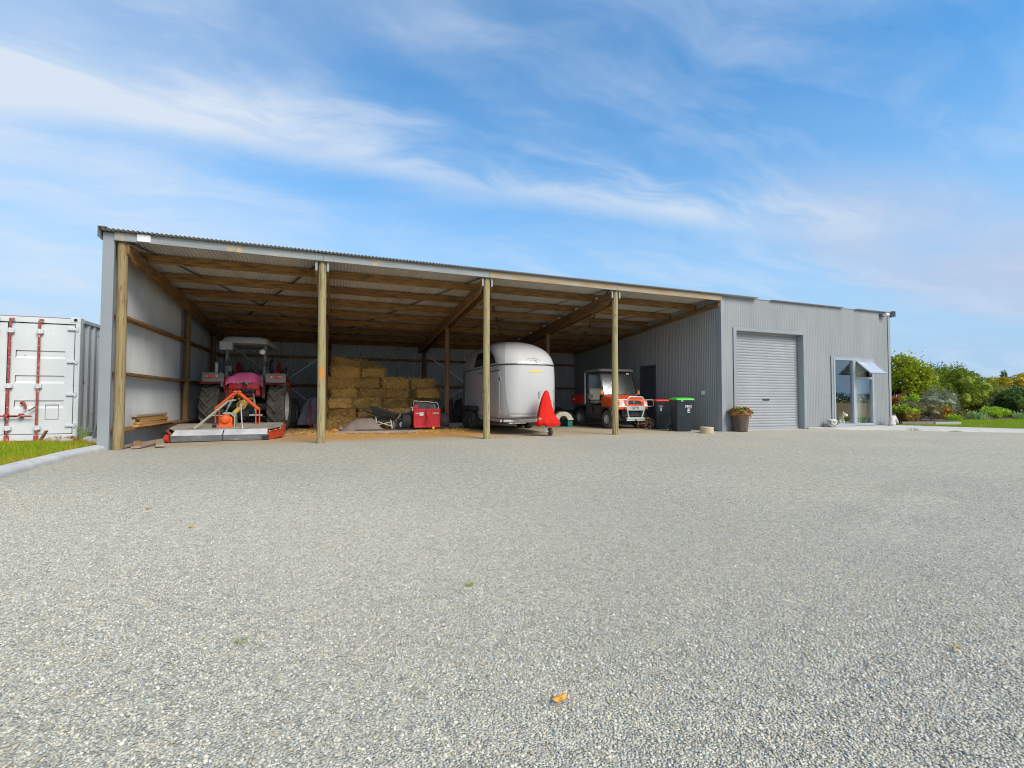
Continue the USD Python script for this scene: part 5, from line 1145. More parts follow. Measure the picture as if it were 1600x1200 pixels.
# ------------------------------------------------------------------ things in front of the straw
mat('canvas_brown', (.20, .16, .135), (.29, .23, .19), rough=.9, scale=3, bump=.006, bscale=14, detail=8)
mat('canvas_dark', (.03, .03, .028), (.075, .068, .06), rough=.9, scale=5, detail=8)
mat('orange_plastic', (.40, .16, .03), (.48, .22, .05), rough=.5, scale=4)
mat('beige_canvas', (.34, .28, .16), (.44, .37, .23), rough=.9, scale=4, bump=.006, bscale=10)
mat('violet_grey_cloth', (.20, .19, .24), (.28, .27, .32), rough=.9, scale=3, bump=.008, bscale=8)
mat('dull_brown_cloth', (.10, .055, .02), (.17, .10, .04), rough=.9, scale=4, bump=.006, bscale=9)
mat('ochre_cloth', (.36, .25, .05), (.45, .33, .09), rough=.9, scale=4, bump=.006, bscale=9)
mat('plum_cloth', (.09, .035, .06), (.15, .065, .10), rough=.9, scale=3, bump=.006, bscale=9)
def drape(w, d, zf, nx=44, ny=30, th=.01):
    X, Y = np.meshgrid(np.linspace(-w / 2, w / 2, nx + 1), np.linspace(-d / 2, d / 2, ny + 1)); Z = zf(X, Y)
    V = np.stack([X, Y, Z], -1).reshape(-1, 3); i = (np.arange(ny)[:, None] * (nx + 1) + np.arange(nx)).ravel()
    F_ = np.vstack([np.stack([i, i + 1, i + nx + 2], 1), np.stack([i, i + nx + 2, i + nx + 1], 1)])
    return thick(tm(V, F_), th)
def fb(X, Y, s, seed, o=3): return meshkit.fbm(np.stack([X * s + 20, Y * s + 20, X * 0 + seed], -1), o, seed) - .5
t = thing('tarpaulin', 'brown tarpaulin humped over a low heap in front of the straw', 'tarpaulin', (.72, 15.05, 0))
obj('hump', drape(1.45, .85, lambda X, Y: .012 + .36 * np.exp(-((X - .10) / .48) ** 4 - (Y / .30) ** 4) * (1 + .25 * (X / .7)) + .10 * np.exp(-((X + .45) / .2) ** 2 - (Y / .3) ** 2) + .06 * fb(X, Y, 5, 1) * np.exp(-(Y / .36) ** 4)), MT['canvas_brown'], t, smooth=50)
t = thing('ground_sheet', 'dark crumpled ground sheet spread before the wheelbarrow', 'sheet', (1.45, 14.70, 0))
obj('sheet', drape(1.75, .55, lambda X, Y: .03 + .07 * (fb(X, Y, 6, 4) + .25) * np.exp(-(Y / .3) ** 6 - (X / .9) ** 8)), MT['canvas_dark'], t, smooth=45)
t = thing('orange_bag', 'small orange bag poking from the left end of the tarpaulin', 'bag', (.0, 14.72, 0))
obj('bag', jitter(trimesh.Trimesh(*(lambda s: (np.array(s.vertices) * (.15, .09, .055) + (0, 0, .045), s.faces))(trimesh.creation.icosphere(subdivisions=3))), .03, 9, 2), MT['orange_plastic'], t, smooth=True)
obj('knot', jitter(sphere((.17, -.05, .11), .05, 2), .015, 20, 3), MT['violet_grey_cloth'], t, smooth=True)
t = thing('wide_plank', 'long weathered plank lying flat in front of the tarpaulin', 'plank', (1.15, 13.72, 0), math.radians(-6))
mat('weathered_plank', (.22, .165, .12), (.34, .27, .21), rough=.9, scale=2.5, stretch=(.8, 10, 10), bump=.003, bscale=16, bstretch=(.6, 10, 10), detail=8)
obj('board', box((0, 0, .045), (2.25, .22, .06), .006), MT['weathered_plank'], t, smooth=False)
def wheelbarrow():
    t = thing('wheelbarrow', 'black tray wheelbarrow on white legs in front of the straw', 'wheelbarrow', (1.52, 15.05, 0), math.radians(-14))
    fix = lambda m: m if m.volume > 0 else tm(m.vertices, np.asarray(m.faces)[:, ::-1])
    rec = lambda x0, x1, w0, w1, z0, z1: np.array([(x0, -w0, z0), (x1, -w1, z1), (x1, w1, z1), (x0, w0, z0)])
    outer = [rec(-.22, .22, .17, .20, .34, .30), rec(-.36, .30, .27, .28, .50, .40), rec(-.46, .36, .33, .31, .74, .50)]
    inner = [rec(-.44, .34, .315, .295, .738, .498), rec(-.20, .20, .155, .185, .36, .32)]
    obj('tray', fix(loft(outer + inner)), MT['black_plastic'], t, smooth=False)
    obj('tray_rim', tube(np.vstack([outer[2], outer[2][:1]]), .014, 6), MT['black_plastic'], t)
    mat('white_tube', (.60, .60, .57), (.68, .68, .64), rough=.5, scale=5)
    for s in (-1, 1):
        obj('leg', cat(tube(round_path([(-.30, s * .20, .46), (-.22, s * .25, .02), (-.12, s * .25, .02)], .04), .018, 8), tube([(.22, s * .24, .02), (.16, s * .20, .34)], .018, 8), tube([(-.22, s * .25, .28), (.18, s * .24, .14)], .014, 8), tube([(-.25, s * .25, .18), (.17, s * .23, .26)], .012, 8)), MT['white_tube'], t)
        obj('handle', cat(tube([(.52, s * .12, .34), (-.25, s * .22, .42), (-.75, s * .30, .62)], .018, 8), tube([(-.62, s * .275, .565), (-.78, s * .305, .635)], .024, 8)), MT['dark_steel'], t)
    w_, r_ = wheel(.19, .09, .10, 4)
    wh = obj('wheel', move(move(w_, rz=PI / 2), (.52, 0, .19)), MT['rubber'], t, smooth=40); obj('hub', move(move(r_, rz=PI / 2), (.52, 0, .19)), MT['white_tube'], wh)
wheelbarrow()
t = thing('canvas_bundle', 'beige canvas bundle slumped between the wheelbarrow and the red collector', 'canvas', (2.02, 15.45, 0))
obj('bundle', jitter(blob([(((-.20, 0, .16), .15), ((.05, 0, .18), .16)), (((.05, 0, .18), .16), ((.22, -.05, .55), .09)), (((.22, -.05, .55), .09), ((.48, -.08, .68), .07)), (((-.20, 0, .16), .15), ((.15, -.04, .50), .08))], .03), .03, 8, 5), MT['beige_canvas'], t, smooth=True)
obj('rope', tube(smooth_path([(.35, -.15, .60), (.1, -.2, .52), (-.15, -.18, .30), (-.25, -.12, .1)]), .012, 6), MT['beige_canvas'], t)
# covered things at the back
t = thing('covered_object', 'violet grey cloth hanging over a dark stand beside the tractor', 'cloth', (-.82, 17.1, 0))
def cl_ring(z, w, d, s): 
    a = np.arange(40) / 40 * 2 * PI; f = 1 + .12 * np.sin(4 * a + s) + .08 * np.sin(7 * a + 2 * s)
    return np.stack([w * f * np.cos(a) + .16 * z, d * f * np.sin(a), np.full(40, z)], 1)
obj('cloth', loft([cl_ring(.12, .38, .30, .2), cl_ring(.35, .34, .28, .4), cl_ring(.65, .28, .24, .8), cl_ring(.9, .22, .2, 1.2), cl_ring(1.02, .13, .12, 1.5), cl_ring(1.05, .02, .02, 1.6)]), MT['violet_grey_cloth'], t, smooth=True)
obj('stand', cat(box2((.06, -.36, 0), (.10, -.32, .80), .006), box2((.25, -.1, 0), (.50, .2, .55), .03)), MT['dull_red'], t)
t = thing('orange_crate', 'low orange wooden block on the floor beside the violet grey cloth', 'block', (-.50, 16.7, 0))
obj('block', box((0, 0, .08), (.34, .22, .16), .012), MT['brown_timber'], t, smooth=False)
t = thing('cloth_heap', 'plum and dark cloth heap leaning by the horse trailer wheels', 'cloth heap', (3.98, 17.3, 0))
obj('plum_cloth', jitter(hull([(-.30, -.1, 0), (.2, -.2, 0), (.25, .3, 0), (-.25, .35, 0), (.1, .0, .95), (.22, .1, 1.0), (-.05, .15, .80)]).subdivide().subdivide().subdivide(), .06, 5, 2), MT['plum_cloth'], t, smooth=40)
obj('dark_cloth', jitter(hull([(.15, -.2, 0), (.65, -.1, 0), (.7, .3, 0), (.2, .35, 0), (.3, .1, .92), (.6, .15, 1.02), (.55, .1, .5)]).subdivide().subdivide().subdivide(), .06, 5, 7), MT['canvas_dark'], t, smooth=40)
t = thing('concrete_beam', 'pale concrete beam lying on the floor behind the red collector', 'beam', (3.80, 16.1, 0), math.radians(-4))
obj('beam', box((0, 0, .07), (.95, .16, .14), .012), MT['concrete'], t, smooth=False)
t = thing('covered_heap', 'brown heap under an ochre cloth behind the dog kennel', 'heap', (8.0, 17.4, 0))
obj('heap', jitter(blob([(((-.5, 0, .35), .40), ((.6, 0, .30), .36)), (((-.4, 0, .5), .30), ((.3, .1, .55), .28))], .06), .05, 4, 3), MT['dull_brown_cloth'], t, smooth=True)
obj('ochre_cloth', jitter(blob([(((-.45, -.05, .78), .14), ((.35, -.02, .74), .14)), (((.1, -.25, .66), .10), ((.4, -.15, .62), .12))], .05), .04, 5, 8), MT['ochre_cloth'], t, smooth=True)
t = thing('dark_crate', 'dark brown crate on top of the ochre cloth heap', 'crate', (7.62, 17.55, .86))
obj('crate', jitter(box((0, 0, .17), (.5, .4, .34), .04).subdivide().subdivide(), .02, 6, 2), MT['dull_brown_cloth'], t, smooth=40)
def kennel():
    mat('kennel_green', (.02, .16, .15), (.03, .20, .18), rough=.5, scale=3); mat('kennel_cream', (.58, .54, .43), (.66, .62, .50), rough=.6, scale=3)
    t = thing('dog_kennel', 'small plastic dog kennel with cream roof and green base', 'dog kennel', (7.66, 14.95, 0), math.radians(-22))
    hole = sg.Polygon([(-.15, .02)] + [(.15 * math.cos(a), .24 + .16 * math.sin(a)) for a in np.linspace(PI, 0, 13)] + [(.15, .02)])
    base = sg.box(-.31, 0, .31, .25).difference(hole); 
    roof = sg.Polygon([(-.36, .25), (-.25, .44), (-.12, .53), (.12, .53), (.25, .44), (.36, .25)]).difference(hole)
    obj('base', cat(prism(base, .03, 'y', -.36), box2((-.31, -.33, 0), (-.285, .36, .25)), box2((.285, -.33, 0), (.31, .36, .25)), box2((-.285, .33, 0), (.285, .36, .25)), box2((-.285, -.33, .0), (.285, .33, .02))), MT['kennel_green'], t, smooth=False)
    shell = sg.Polygon([(-.36, .25), (-.25, .44), (-.12, .53), (.12, .53), (.25, .44), (.36, .25), (.32, .25), (.23, .41), (.11, .50), (-.11, .50), (-.23, .41), (-.32, .25)])
    obj('roof', cat(prism(roof, .04, 'y', -.40), prism(shell, .76, 'y', -.36), prism([(-.32, .25), (-.23, .41), (-.11, .5), (.11, .5), (.23, .41), (.32, .25)], .03, 'y', .33)), MT['kennel_cream'], t, smooth=False)
kennel()
# tangle of rusty chain by the front wheel of the utility vehicle
t = thing('chain_tangle', 'tangle of rusty brown chain on the ground by the front wheel', 'chain', (9.70, 12.85, 0))
rc = np.random.default_rng(12)
for k in range(7):
    P = np.cumsum(rc.normal(0, .16, (9, 3)), 0); P -= P.mean(0); P *= (.20, .16, .14) / (np.abs(P).max(0) + .01); P[:, 2] = np.abs(P[:, 2]) * 2.4 + .02
    P += (rc.uniform(-.1, .1), rc.uniform(-.06, .06), 0); obj('chain_loop', tube(smooth_path(P, 5), .018 + .008 * rc.random(), 6), MT['rusty_steel'], t)

# ------------------------------------------------------------------ wheelie bins
def wheelie_bin(name, lid, label, loc, rotz, s=1.0):
    mat('bin_body', (.008, .015, .021), (.013, .021, .028), rough=.5, scale=3); mat('lid_red', (.55, .025, .02), (.60, .04, .03), rough=.45, scale=3); mat('lid_green', (.05, .50, .03), (.08, .56, .05), rough=.45, scale=3)
    fix = lambda m: m if m.volume > 0 else tm(m.vertices, np.asarray(m.faces)[:, ::-1])
    t = thing(name, label, 'wheelie bin', loc, rotz, scale=(s, s, s))
    def rc_(w, f, b, r, z):
        P = []; 
        for cx, cy, a0 in ((-w + r, f + r, PI), (w - r, f + r, 1.5 * PI), (w - r, b - r, 0), (-w + r, b - r, .5 * PI)):
            for a in a0 + np.linspace(0, PI / 2, 6): P.append((cx + r * math.cos(a), cy + r * math.sin(a), z))
        return np.array(P)
    obj('body', fix(loft([rc_(.225, -.26, .20, .05, .02), rc_(.235, -.27, .21, .05, .06), rc_(.275, -.345, .275, .055, .93), rc_(.29, -.36, .30, .05, .935), rc_(.29, -.36, .30, .05, .985)])), MT['bin_body'], t, smooth=45)
    obj('lid', fix(loft([rc_(.295, -.375, .31, .06, .987), rc_(.30, -.38, .31, .06, 1.01), rc_(.285, -.36, .30, .06, 1.04), rc_(.20, -.22, .2, .06, 1.062), rc_(.05, -.05, .05, .02, 1.066)])), MT[lid], t, smooth=50)
    obj('handle', cat(tube([(-.25, .36, .97), (.25, .36, .97)], .016, 8), bar((-.24, .28, .96), (-.24, .37, .97), .03, .03), bar((.24, .28, .96), (.24, .37, .97), .03, .03)), MT['bin_body'], t)
    w_, r_ = wheel(.10, .05, .055, 4)
    for sx in (-1, 1):
        wh = obj('wheel', move(w_, (sx * .265, .24, .10)), MT['rubber'], t, smooth=40); obj('hub', move(r_, (sx * .265, .24, .10)), MT['wheel_dark'], wh)
    obj('axle', cyl((-.25, .24, .10), (.25, .24, .10), .012), MT['dark_steel'], t)
    return t
def on_front(z, x0, x1, h):
    y = lambda zz: -.27 - .075 * (zz - .06) / .87 - .003
    return thick(tm([(x0, y(z), z), (x1, y(z), z), (x1, y(z + h), z + h), (x0, y(z + h), z + h)], [(0, 1, 2), (0, 2, 3)]), .003)
b1 = wheelie_bin('wheelie_bin', 'lid_red', 'dark wheelie bin with a red lid beside the utility vehicle', (10.12, 12.62, 0), math.radians(-24), .93)
obj('number_sticker', cat(text_on('2', .10, .003, (-.10, -.335, .66), (1, 0, 0), (0, -.085, .996))), MT['white_plastic'], b1)
obj('council_mark', cat(on_front(.80, -.15, -.10, .03), on_front(.80, -.09, -.04, .03)), MT['canopy_grey'], b1)
b2 = wheelie_bin('wheelie_bin', 'lid_green', 'dark wheelie bin with a bright green lid, nearest the corner', (9.98, 11.52, 0), math.radians(-20), .97)
obj('number_sticker', cat(text_on('E', .12, .003, (.12, -.329, .60), (1, 0, 0), (0, -.085, .996))), MT['white_plastic'], b2)
obj('council_mark', cat(text_on('3MO', .07, .003, (.10, -.341, .76), (1, 0, 0), (0, -.085, .996))), MT['white_plastic'], b2)
obj('rim_sticker', box((-.10, -.362, .962), (.07, .004, .02)), MT['white_plastic'], b2)

# ------------------------------------------------------------------ log round and flower pot at the corner
mat('pale_log', (.50, .40, .25), (.58, .48, .32), rough=.9, scale=6); mat('log_bark', (.38, .30, .17), (.46, .38, .24), rough=.95, scale=3, stretch=(6, 6, 1), bump=.004, bscale=20)
t = thing('log_round', 'pale sawn log round standing at the corner of the partition wall', 'log', (10.06, 10.55, 0))
obj('bark', jitter(lathe([(.185, 0), (.19, .03), (.186, .10), (.188, .165), (.18, .178)], 36), .006, 9, 2), MT['log_bark'], t, smooth=45)
obj('cut_face', move(lathe([(.001, 0), (.179, 0), (.179, .004), (.001, .006)], 36), (0, 0, .176)), MT['pale_log'], t)
def pot():
    mat('pot_brown', (.06, .04, .026), (.13, .09, .055), rough=.7, scale=2, stretch=(3, 3, .6), detail=8, bump=.003, bscale=12)
    mat('potting_soil', (.04, .03, .02), rough=.95)
    t = thing('flower_pot', 'brown tapered flower pot with red and green succulents beside the roller door', 'flower pot', (11.54, 10.72, 0), scale=(.82, .82, .88))
    obj('pot', lathe([(.19, 0), (.225, .01), (.232, .05), (.30, .56), (.315, .57), (.318, .615), (.30, .62), (.285, .56), (.001, .55)], 32), MT['pot_brown'], t, smooth=40)
    obj('soil', move(lathe([(.001, .0), (.285, 0), (.001, .03)], 24), (0, 0, .555)), MT['potting_soil'], t)
    r = np.random.default_rng(5)
    mat('succulent_green', (.16, .20, .03), (.26, .28, .05), rough=.6, rnd_amt=.2, scale=9); mat('succulent_red', (.24, .05, .025), (.34, .09, .05), rough=.6, rnd_amt=.2, scale=9); mat('succulent_orange', (.38, .15, .04), (.48, .22, .06), rough=.6, rnd_amt=.2, scale=9)
    mm_ = jitter(trimesh.creation.icosphere(subdivisions=3, radius=1.0), .18, 3, 4); v_ = np.array(mm_.vertices) * (.40, .32, .15) + (0, 0, .64)
    mat('succulent_mound', (.16, .12, .03), (.30, .14, .05), rough=.8, scale=14, bump=.03, bscale=26); obj('succulent_mound', tm(v_, mm_.faces), MT['succulent_mound'], t, smooth=40)
    for k in range(110):
        a, q = r.uniform(0, 2 * PI), math.sqrt(r.uniform(0, 1)) * .33; out = q / .33
        c = np.array([q * 1.36 * math.cos(a), q * math.sin(a), .66 + .12 * (1 - out ** 2) - .14 * max(0, out - .7) + r.uniform(-.03, .04)])
        lv = []
        for j in range(12):
            b, el = j * 2.4, .25 + .9 * (j / 12); d = np.array([math.cos(b) * math.cos(el), math.sin(b) * math.cos(el), math.sin(el)]); l = r.uniform(.075, .125); s_ = np.cross(d, (0, 0, 1)); s_ /= np.linalg.norm(s_); u = np.cross(s_, d)
            lv.append(hull([c, c + d * l * .5 + s_ * .026, c + d * l * .5 - s_ * .026, c + d * l * .55 + u * .008, c + d * l]))
        green = c[0] < .0 and c[2] > .66
        m = 'succulent_green' if (green and r.random() < .7) or r.random() < .2 else ('succulent_red' if r.random() < .6 else 'succulent_orange')
        obj('succulent_rosette', cat(*lv), MT[m], t, smooth=False)
    for k in range(10):
        a = r.uniform(-2.6, .4); p = np.array([.33 * math.cos(a), .30 * math.sin(a), .62]); obj('trailing_stem', tube(smooth_path([p * (.8, .8, 1.05), p, p * (1.12, 1.12, .9), p * (1.15, 1.15, .8)]), .006, 5), MT['succulent_red'], t)
pot()

# ------------------------------------------------------------------ planks in the left bay
mat('new_plank', (.36, .17, .05), (.50, .28, .095), rough=.75, scale=2.2, stretch=(12, .8, 12), bump=.002, bscale=18, bstretch=(10, .6, 10), rnd_amt=.2)
PL = [((-3.80, 12.75, .392), 2.3, 'long orange timber plank at the bottom of the pile on the wall ledge'), ((-3.815, 12.55, .444), 1.75, 'orange timber plank, second from the ledge in the pile'), ((-3.81, 12.62, .496), 1.62, 'orange timber plank, third from the ledge in the pile'), ((-3.825, 12.5, .548), 1.68, 'orange timber plank, fourth from the ledge in the pile'), ((-3.81, 12.45, .600), 1.85, 'greyish timber plank on top of the pile on the wall ledge')]
for k, (p, l, lab) in enumerate(PL):
    t = thing('timber_plank', lab, 'plank', p, rnd.uniform(-.012, .012), 'planks piled on the wall ledge')
    obj('board', box((0, 0, .0245), (.11, l, .047), .004), MT['new_plank'] if k < 4 else MT['weathered_plank'], t, smooth=False)
for k, (p, l, rz_, lab, mm) in enumerate((((-3.58, 12.55, .012), 3.0, .10, 'grey brown plank lying on the ground under the wall ledge', 'weathered_plank'), ((-3.74, 12.30, .012), 2.3, -.02, 'brown plank lying on the ground against the left wall', 'weathered_plank'), ((-3.42, 11.75, .014), 1.2, .42, 'short grey plank end pointing at the left front post', 'weathered_plank'))):
    t = thing('loose_plank', lab, 'plank', p, rz_ - .12, 'planks on the ground in the left bay')
    obj('board', box((0, 0, .02 + .004 * k), (.15, l, .04), .004), MT[mm], t, smooth=False)
t = thing('timber_offcut', 'dark square timber offcut at the foot of the left front post', 'timber', (-3.70, 11.42, 0), .3)
obj('block', box((0, 0, .065), (.12, .34, .13), .006), MT['brown_timber_y'], t, smooth=False)
# rubbish between container and shed
t = thing('leaning_board', 'grey board leaning against the left end of the shed', 'board', (-4.72, 12.4, .05), 0)
obj('board', bar((-.04, 0, .0), (.30, -.35, .95), .13, .025, .003), MT['grey_board'], t, smooth=False)
t = thing('rusty_post_stub', 'short rusty timber stub stuck in the grass before the container', 'timber', (-5.72, 12.62, .03))
obj('stub', bar((-.06, 0, 0), (.08, -.03, .28), .07, .03, .004), MT['rusty_steel'], t, smooth=False)
mat('rubble', (.33, .32, .29), (.45, .43, .39), rough=.95, scale=5)
for k, (x, y, s) in enumerate(((-5.55, 12.72, .13), (-5.30, 12.55, .10), (-4.95, 12.75, .12), (-4.75, 12.35, .09), (-4.55, 12.1, .08))):
    m = trimesh.creation.icosphere(subdivisions=2, radius=1.0); v = np.array(m.vertices) * (s * 1.3, s, s * .7)
    o = obj('rubble_stone', move(jitter(tm(v, m.faces), s * .3, 4 / s * .15, k), (x, y, .04 + s * .35)), MT['rubble'], None, smooth=35, group='rubble between container and shed', cat='stone', label=['largest rubble stone by the stub before the container', 'rubble stone below the container corner', 'rubble stone by the foot of the leaning board', 'small rubble stone beside the leaning board', 'smallest rubble stone, next to the kerb end'][k])
t = thing('fallen_sheeting', 'dark bent metal sheeting lying beside the container', 'sheeting', (-4.86, 13.3, .05), .2)
obj('sheet', drape(.45, 1.2, lambda X, Y: .06 + .10 * fb(X, Y, 4, 3) + .05 * np.sin(X * 14)), MT['dark_steel'], t, smooth=40)

# ------------------------------------------------------------------ by the window
mat('white_stone', (.44, .42, .38), (.54, .52, .48), rough=.8, scale=6, bump=.002, bscale=40)
t = thing('spotted_ornament', 'white block ornament covered with black spots beside the window', 'ornament', (15.58, 10.72, .045), math.radians(-12))
obj('block', box((0, 0, .145), (.27, .25, .27), .05), MT['white_stone'], t, smooth=50)
rs = np.random.default_rng(3)
for k in range(22):
    f = k % 2; u, v = rs.uniform(-.10, .10), rs.uniform(.05, .24); p = (u, -.127, v) if f == 0 else (-.137, u, v)
    m = lathe([(.001, 0), (rs.uniform(.012, .022), 0), (.001, .004)], 10, 'y' if f == 0 else 'x'); obj('black_spot', move(m, p), MT['black_plastic'], t, smooth=False)
t = thing('horse_head_ornament', 'white stone horse head ornament at the right corner of the shed', 'ornament', (18.62, 10.62, .045), math.radians(8))
obj('head', blob([(((-.16, 0, .06), .10), ((-.10, 0, .25), .085)), (((-.10, 0, .25), .085), ((.02, 0, .31), .075)), (((.02, 0, .31), .075), ((.24, 0, .17), .045)), (((.24, 0, .17), .045), ((.27, 0, .13), .045)), (((-.16, 0, .06), .10), ((.0, 0, .10), .07)), (((-.06, 0, .28), .06), ((.04, 0, .22), .06))], .015, 6), MT['white_stone'], t, smooth=True)
for s in (-1, 1): obj('ear', hull([(-.04, s * .05, .34), (.0, s * .03, .36), (-.01, s * .07, .35), (-.02, s * .05, .43)]), MT['white_stone'], t, smooth=40)
mat('dog_fur', (.66, .60, .48), (.78, .73, .62), rough=.95, scale=14, bump=.004, bscale=50); mat('dog_nose', (.02, .018, .016), rough=.4)
def dog(label, loc, rotz, turn):
    t = thing('dog', label, 'dog', loc, rotz)
    h = np.array([turn * .05, -.13, .40]); f = np.array([math.sin(turn), -math.cos(turn), 0])
    B = [(((0, .12, .11), .11), ((0, .0, .20), .105)), (((0, .0, .20), .105), ((0, -.08, .30), .075)), (((0, -.08, .30), .075), (tuple(h), .078)), ((tuple(h), .07), (tuple(h + f * .10 - (0, 0, .02)), .036)), ((tuple(h + (0, 0, .03)), .06), (tuple(h + f * .05), .05)),
         (((0, .20, .06), .05), ((0, .30, .12), .028))]
    for s in (-1, 1):
        B += [(((s * .06, -.08, .22), .045), ((s * .06, -.14, .03), .028)), (((s * .06, -.14, .03), .028), ((s * .06, -.18, .022), .024)), (((s * .09, .10, .10), .07), ((s * .10, -.02, .04), .04)), (((s * .10, -.02, .04), .04), ((s * .10, -.10, .025), .026))]
        e = h + np.array([math.cos(turn), math.sin(turn), 0]) * s * .055 + (0, 0, .065); B.append(((tuple(e - (0, 0, .02)), .026), (tuple(e + (0, 0, .045)), .008)))
    m = blob(B, .014, 5); v = np.array(m.vertices); v += np.array(m.vertex_normals) * ((meshkit.noise(v * 60, 3) - .5) * .016)[:, None]
    obj('body', tm(v, m.faces), MT['dog_fur'], t, smooth=50)
    r_ = np.array([math.cos(turn), math.sin(turn), 0])
    obj('nose', sphere(h + f * .138 - (0, 0, .012), .015, 1), MT['dog_nose'], t)
    for s in (-1, 1): obj('eye', sphere(h + f * .068 + r_ * s * .032 + (0, 0, .022), .010, 1), MT['dog_nose'], t)
dog('cream dog sitting inside behind the left window pane, head turned aside', (16.66, 11.2, .05), -.35, .9)
dog('small white dog sitting inside behind the right window pane', (17.30, 11.16, .05), -.6, .1)
t = thing('dog_bed', 'pink round dog bed on the floor behind the left window pane', 'dog bed', (16.95, 11.75, .05))
mat('pink_fleece', (.50, .10, .13), (.58, .16, .18), rough=.95); obj('bed', lathe([(.001, 0), (.2, 0), (.24, .05), (.22, .12), (.17, .10), (.15, .05), (.001, .04)], 24), MT['pink_fleece'], t, smooth=40)
# ------------------------------------------------------------------ plants
LEAFC = {}
GAIN = np.array((2.0, 1.85, 1.25))
def leaf_mat(name, c1, c2, c3=None, trans=.30, rough=.55):
    c3 = c3 or c2; c1, c2, c3 = [tuple(np.array(c) * (GAIN if not name.startswith('petal') else 1)) for c in (c1, c2, c3)]
    LEAFC[name] = (c1, c2)
    N = {'g': ('geometry', {}), 'r': ('rgb_ramp', dict(ramp=[(0, c1), (.5, c2), (1, c3)])), 'p': ('principled_bsdf', dict(roughness=rough, specular_ior_level=.3)),
         't': ('translucent_bsdf', {}), 'm': ('mix_closure', dict(fac=trans))}
    MT[name] = usdkit.material(stage, '/World/Looks/' + name, N, [('g.random_per_island', 'r.fac'), ('r.color', 'p.base_color'), ('r.color', 't.color'), ('p.BSDF', 'm.closure1'), ('t.BSDF', 'm.closure2')], surface='m.closure')
    return MT[name]
mat('bark', (.10, .075, .05), (.17, .13, .09), rough=.95, scale=6, stretch=(3, 3, .6))
def leaves(P, Nn, l, w, r, droop=.2, spread=.9):
    """folded diamond leaves at P, facing roughly along Nn"""
    n = len(P); d = r.normal(size=(n, 3)) * spread + Nn * .8; d[:, 2] -= droop; d /= np.linalg.norm(d, axis=1, keepdims=True)
    s = np.cross(d, r.normal(size=(n, 3))); s /= np.linalg.norm(s, axis=1, keepdims=True); u = np.cross(s, d)
    L = (l * r.uniform(.65, 1.3, n))[:, None]; W = (w * r.uniform(.7, 1.25, n))[:, None]
    V = np.stack([P, P + d * L * .5 + s * W / 2 + u * W * .18, P + d * L, P + d * L * .5 - s * W / 2 + u * W * .18], 1).reshape(-1, 3)
    i = np.arange(n)[:, None] * 4; F_ = np.concatenate([i + [0, 1, 2], i + [0, 2, 3]], 1).reshape(-1, 3)
    return tm(V, F_)
def lumps(rx, ry, h, z0, k, r, size=.42, low=-.35):
    """centres and radii of the clumps that make a crown"""
    out = []
    for _ in range(k):
        a, e = r.uniform(0, 2 * PI), math.asin(r.uniform(low, 1)); q = r.uniform(.45, .85)
        c = np.array([rx * q * math.cos(a) * math.cos(e), ry * q * math.sin(a) * math.cos(e), z0 + (h - z0) / 2 + (h - z0) / 2 * q * math.sin(e)])
        out.append((c, r.uniform(.7, 1.2) * size * min(rx, ry, (h - z0) / 2 * 1.3)))
    return out
def crown_points(lm, n, r, shell=.35):
    w = np.array([q[1] ** 2 for q in lm]); k = r.choice(len(lm), n, p=w / w.sum()); d = r.normal(size=(n, 3)); d[:, 2] += .25; d /= np.linalg.norm(d, axis=1, keepdims=True)
    c, rad = np.array([q[0] for q in lm])[k], np.array([q[1] for q in lm])[k]; t = 1 - shell * r.random(n) ** 1.6
    return c + d * (rad * t)[:, None], d
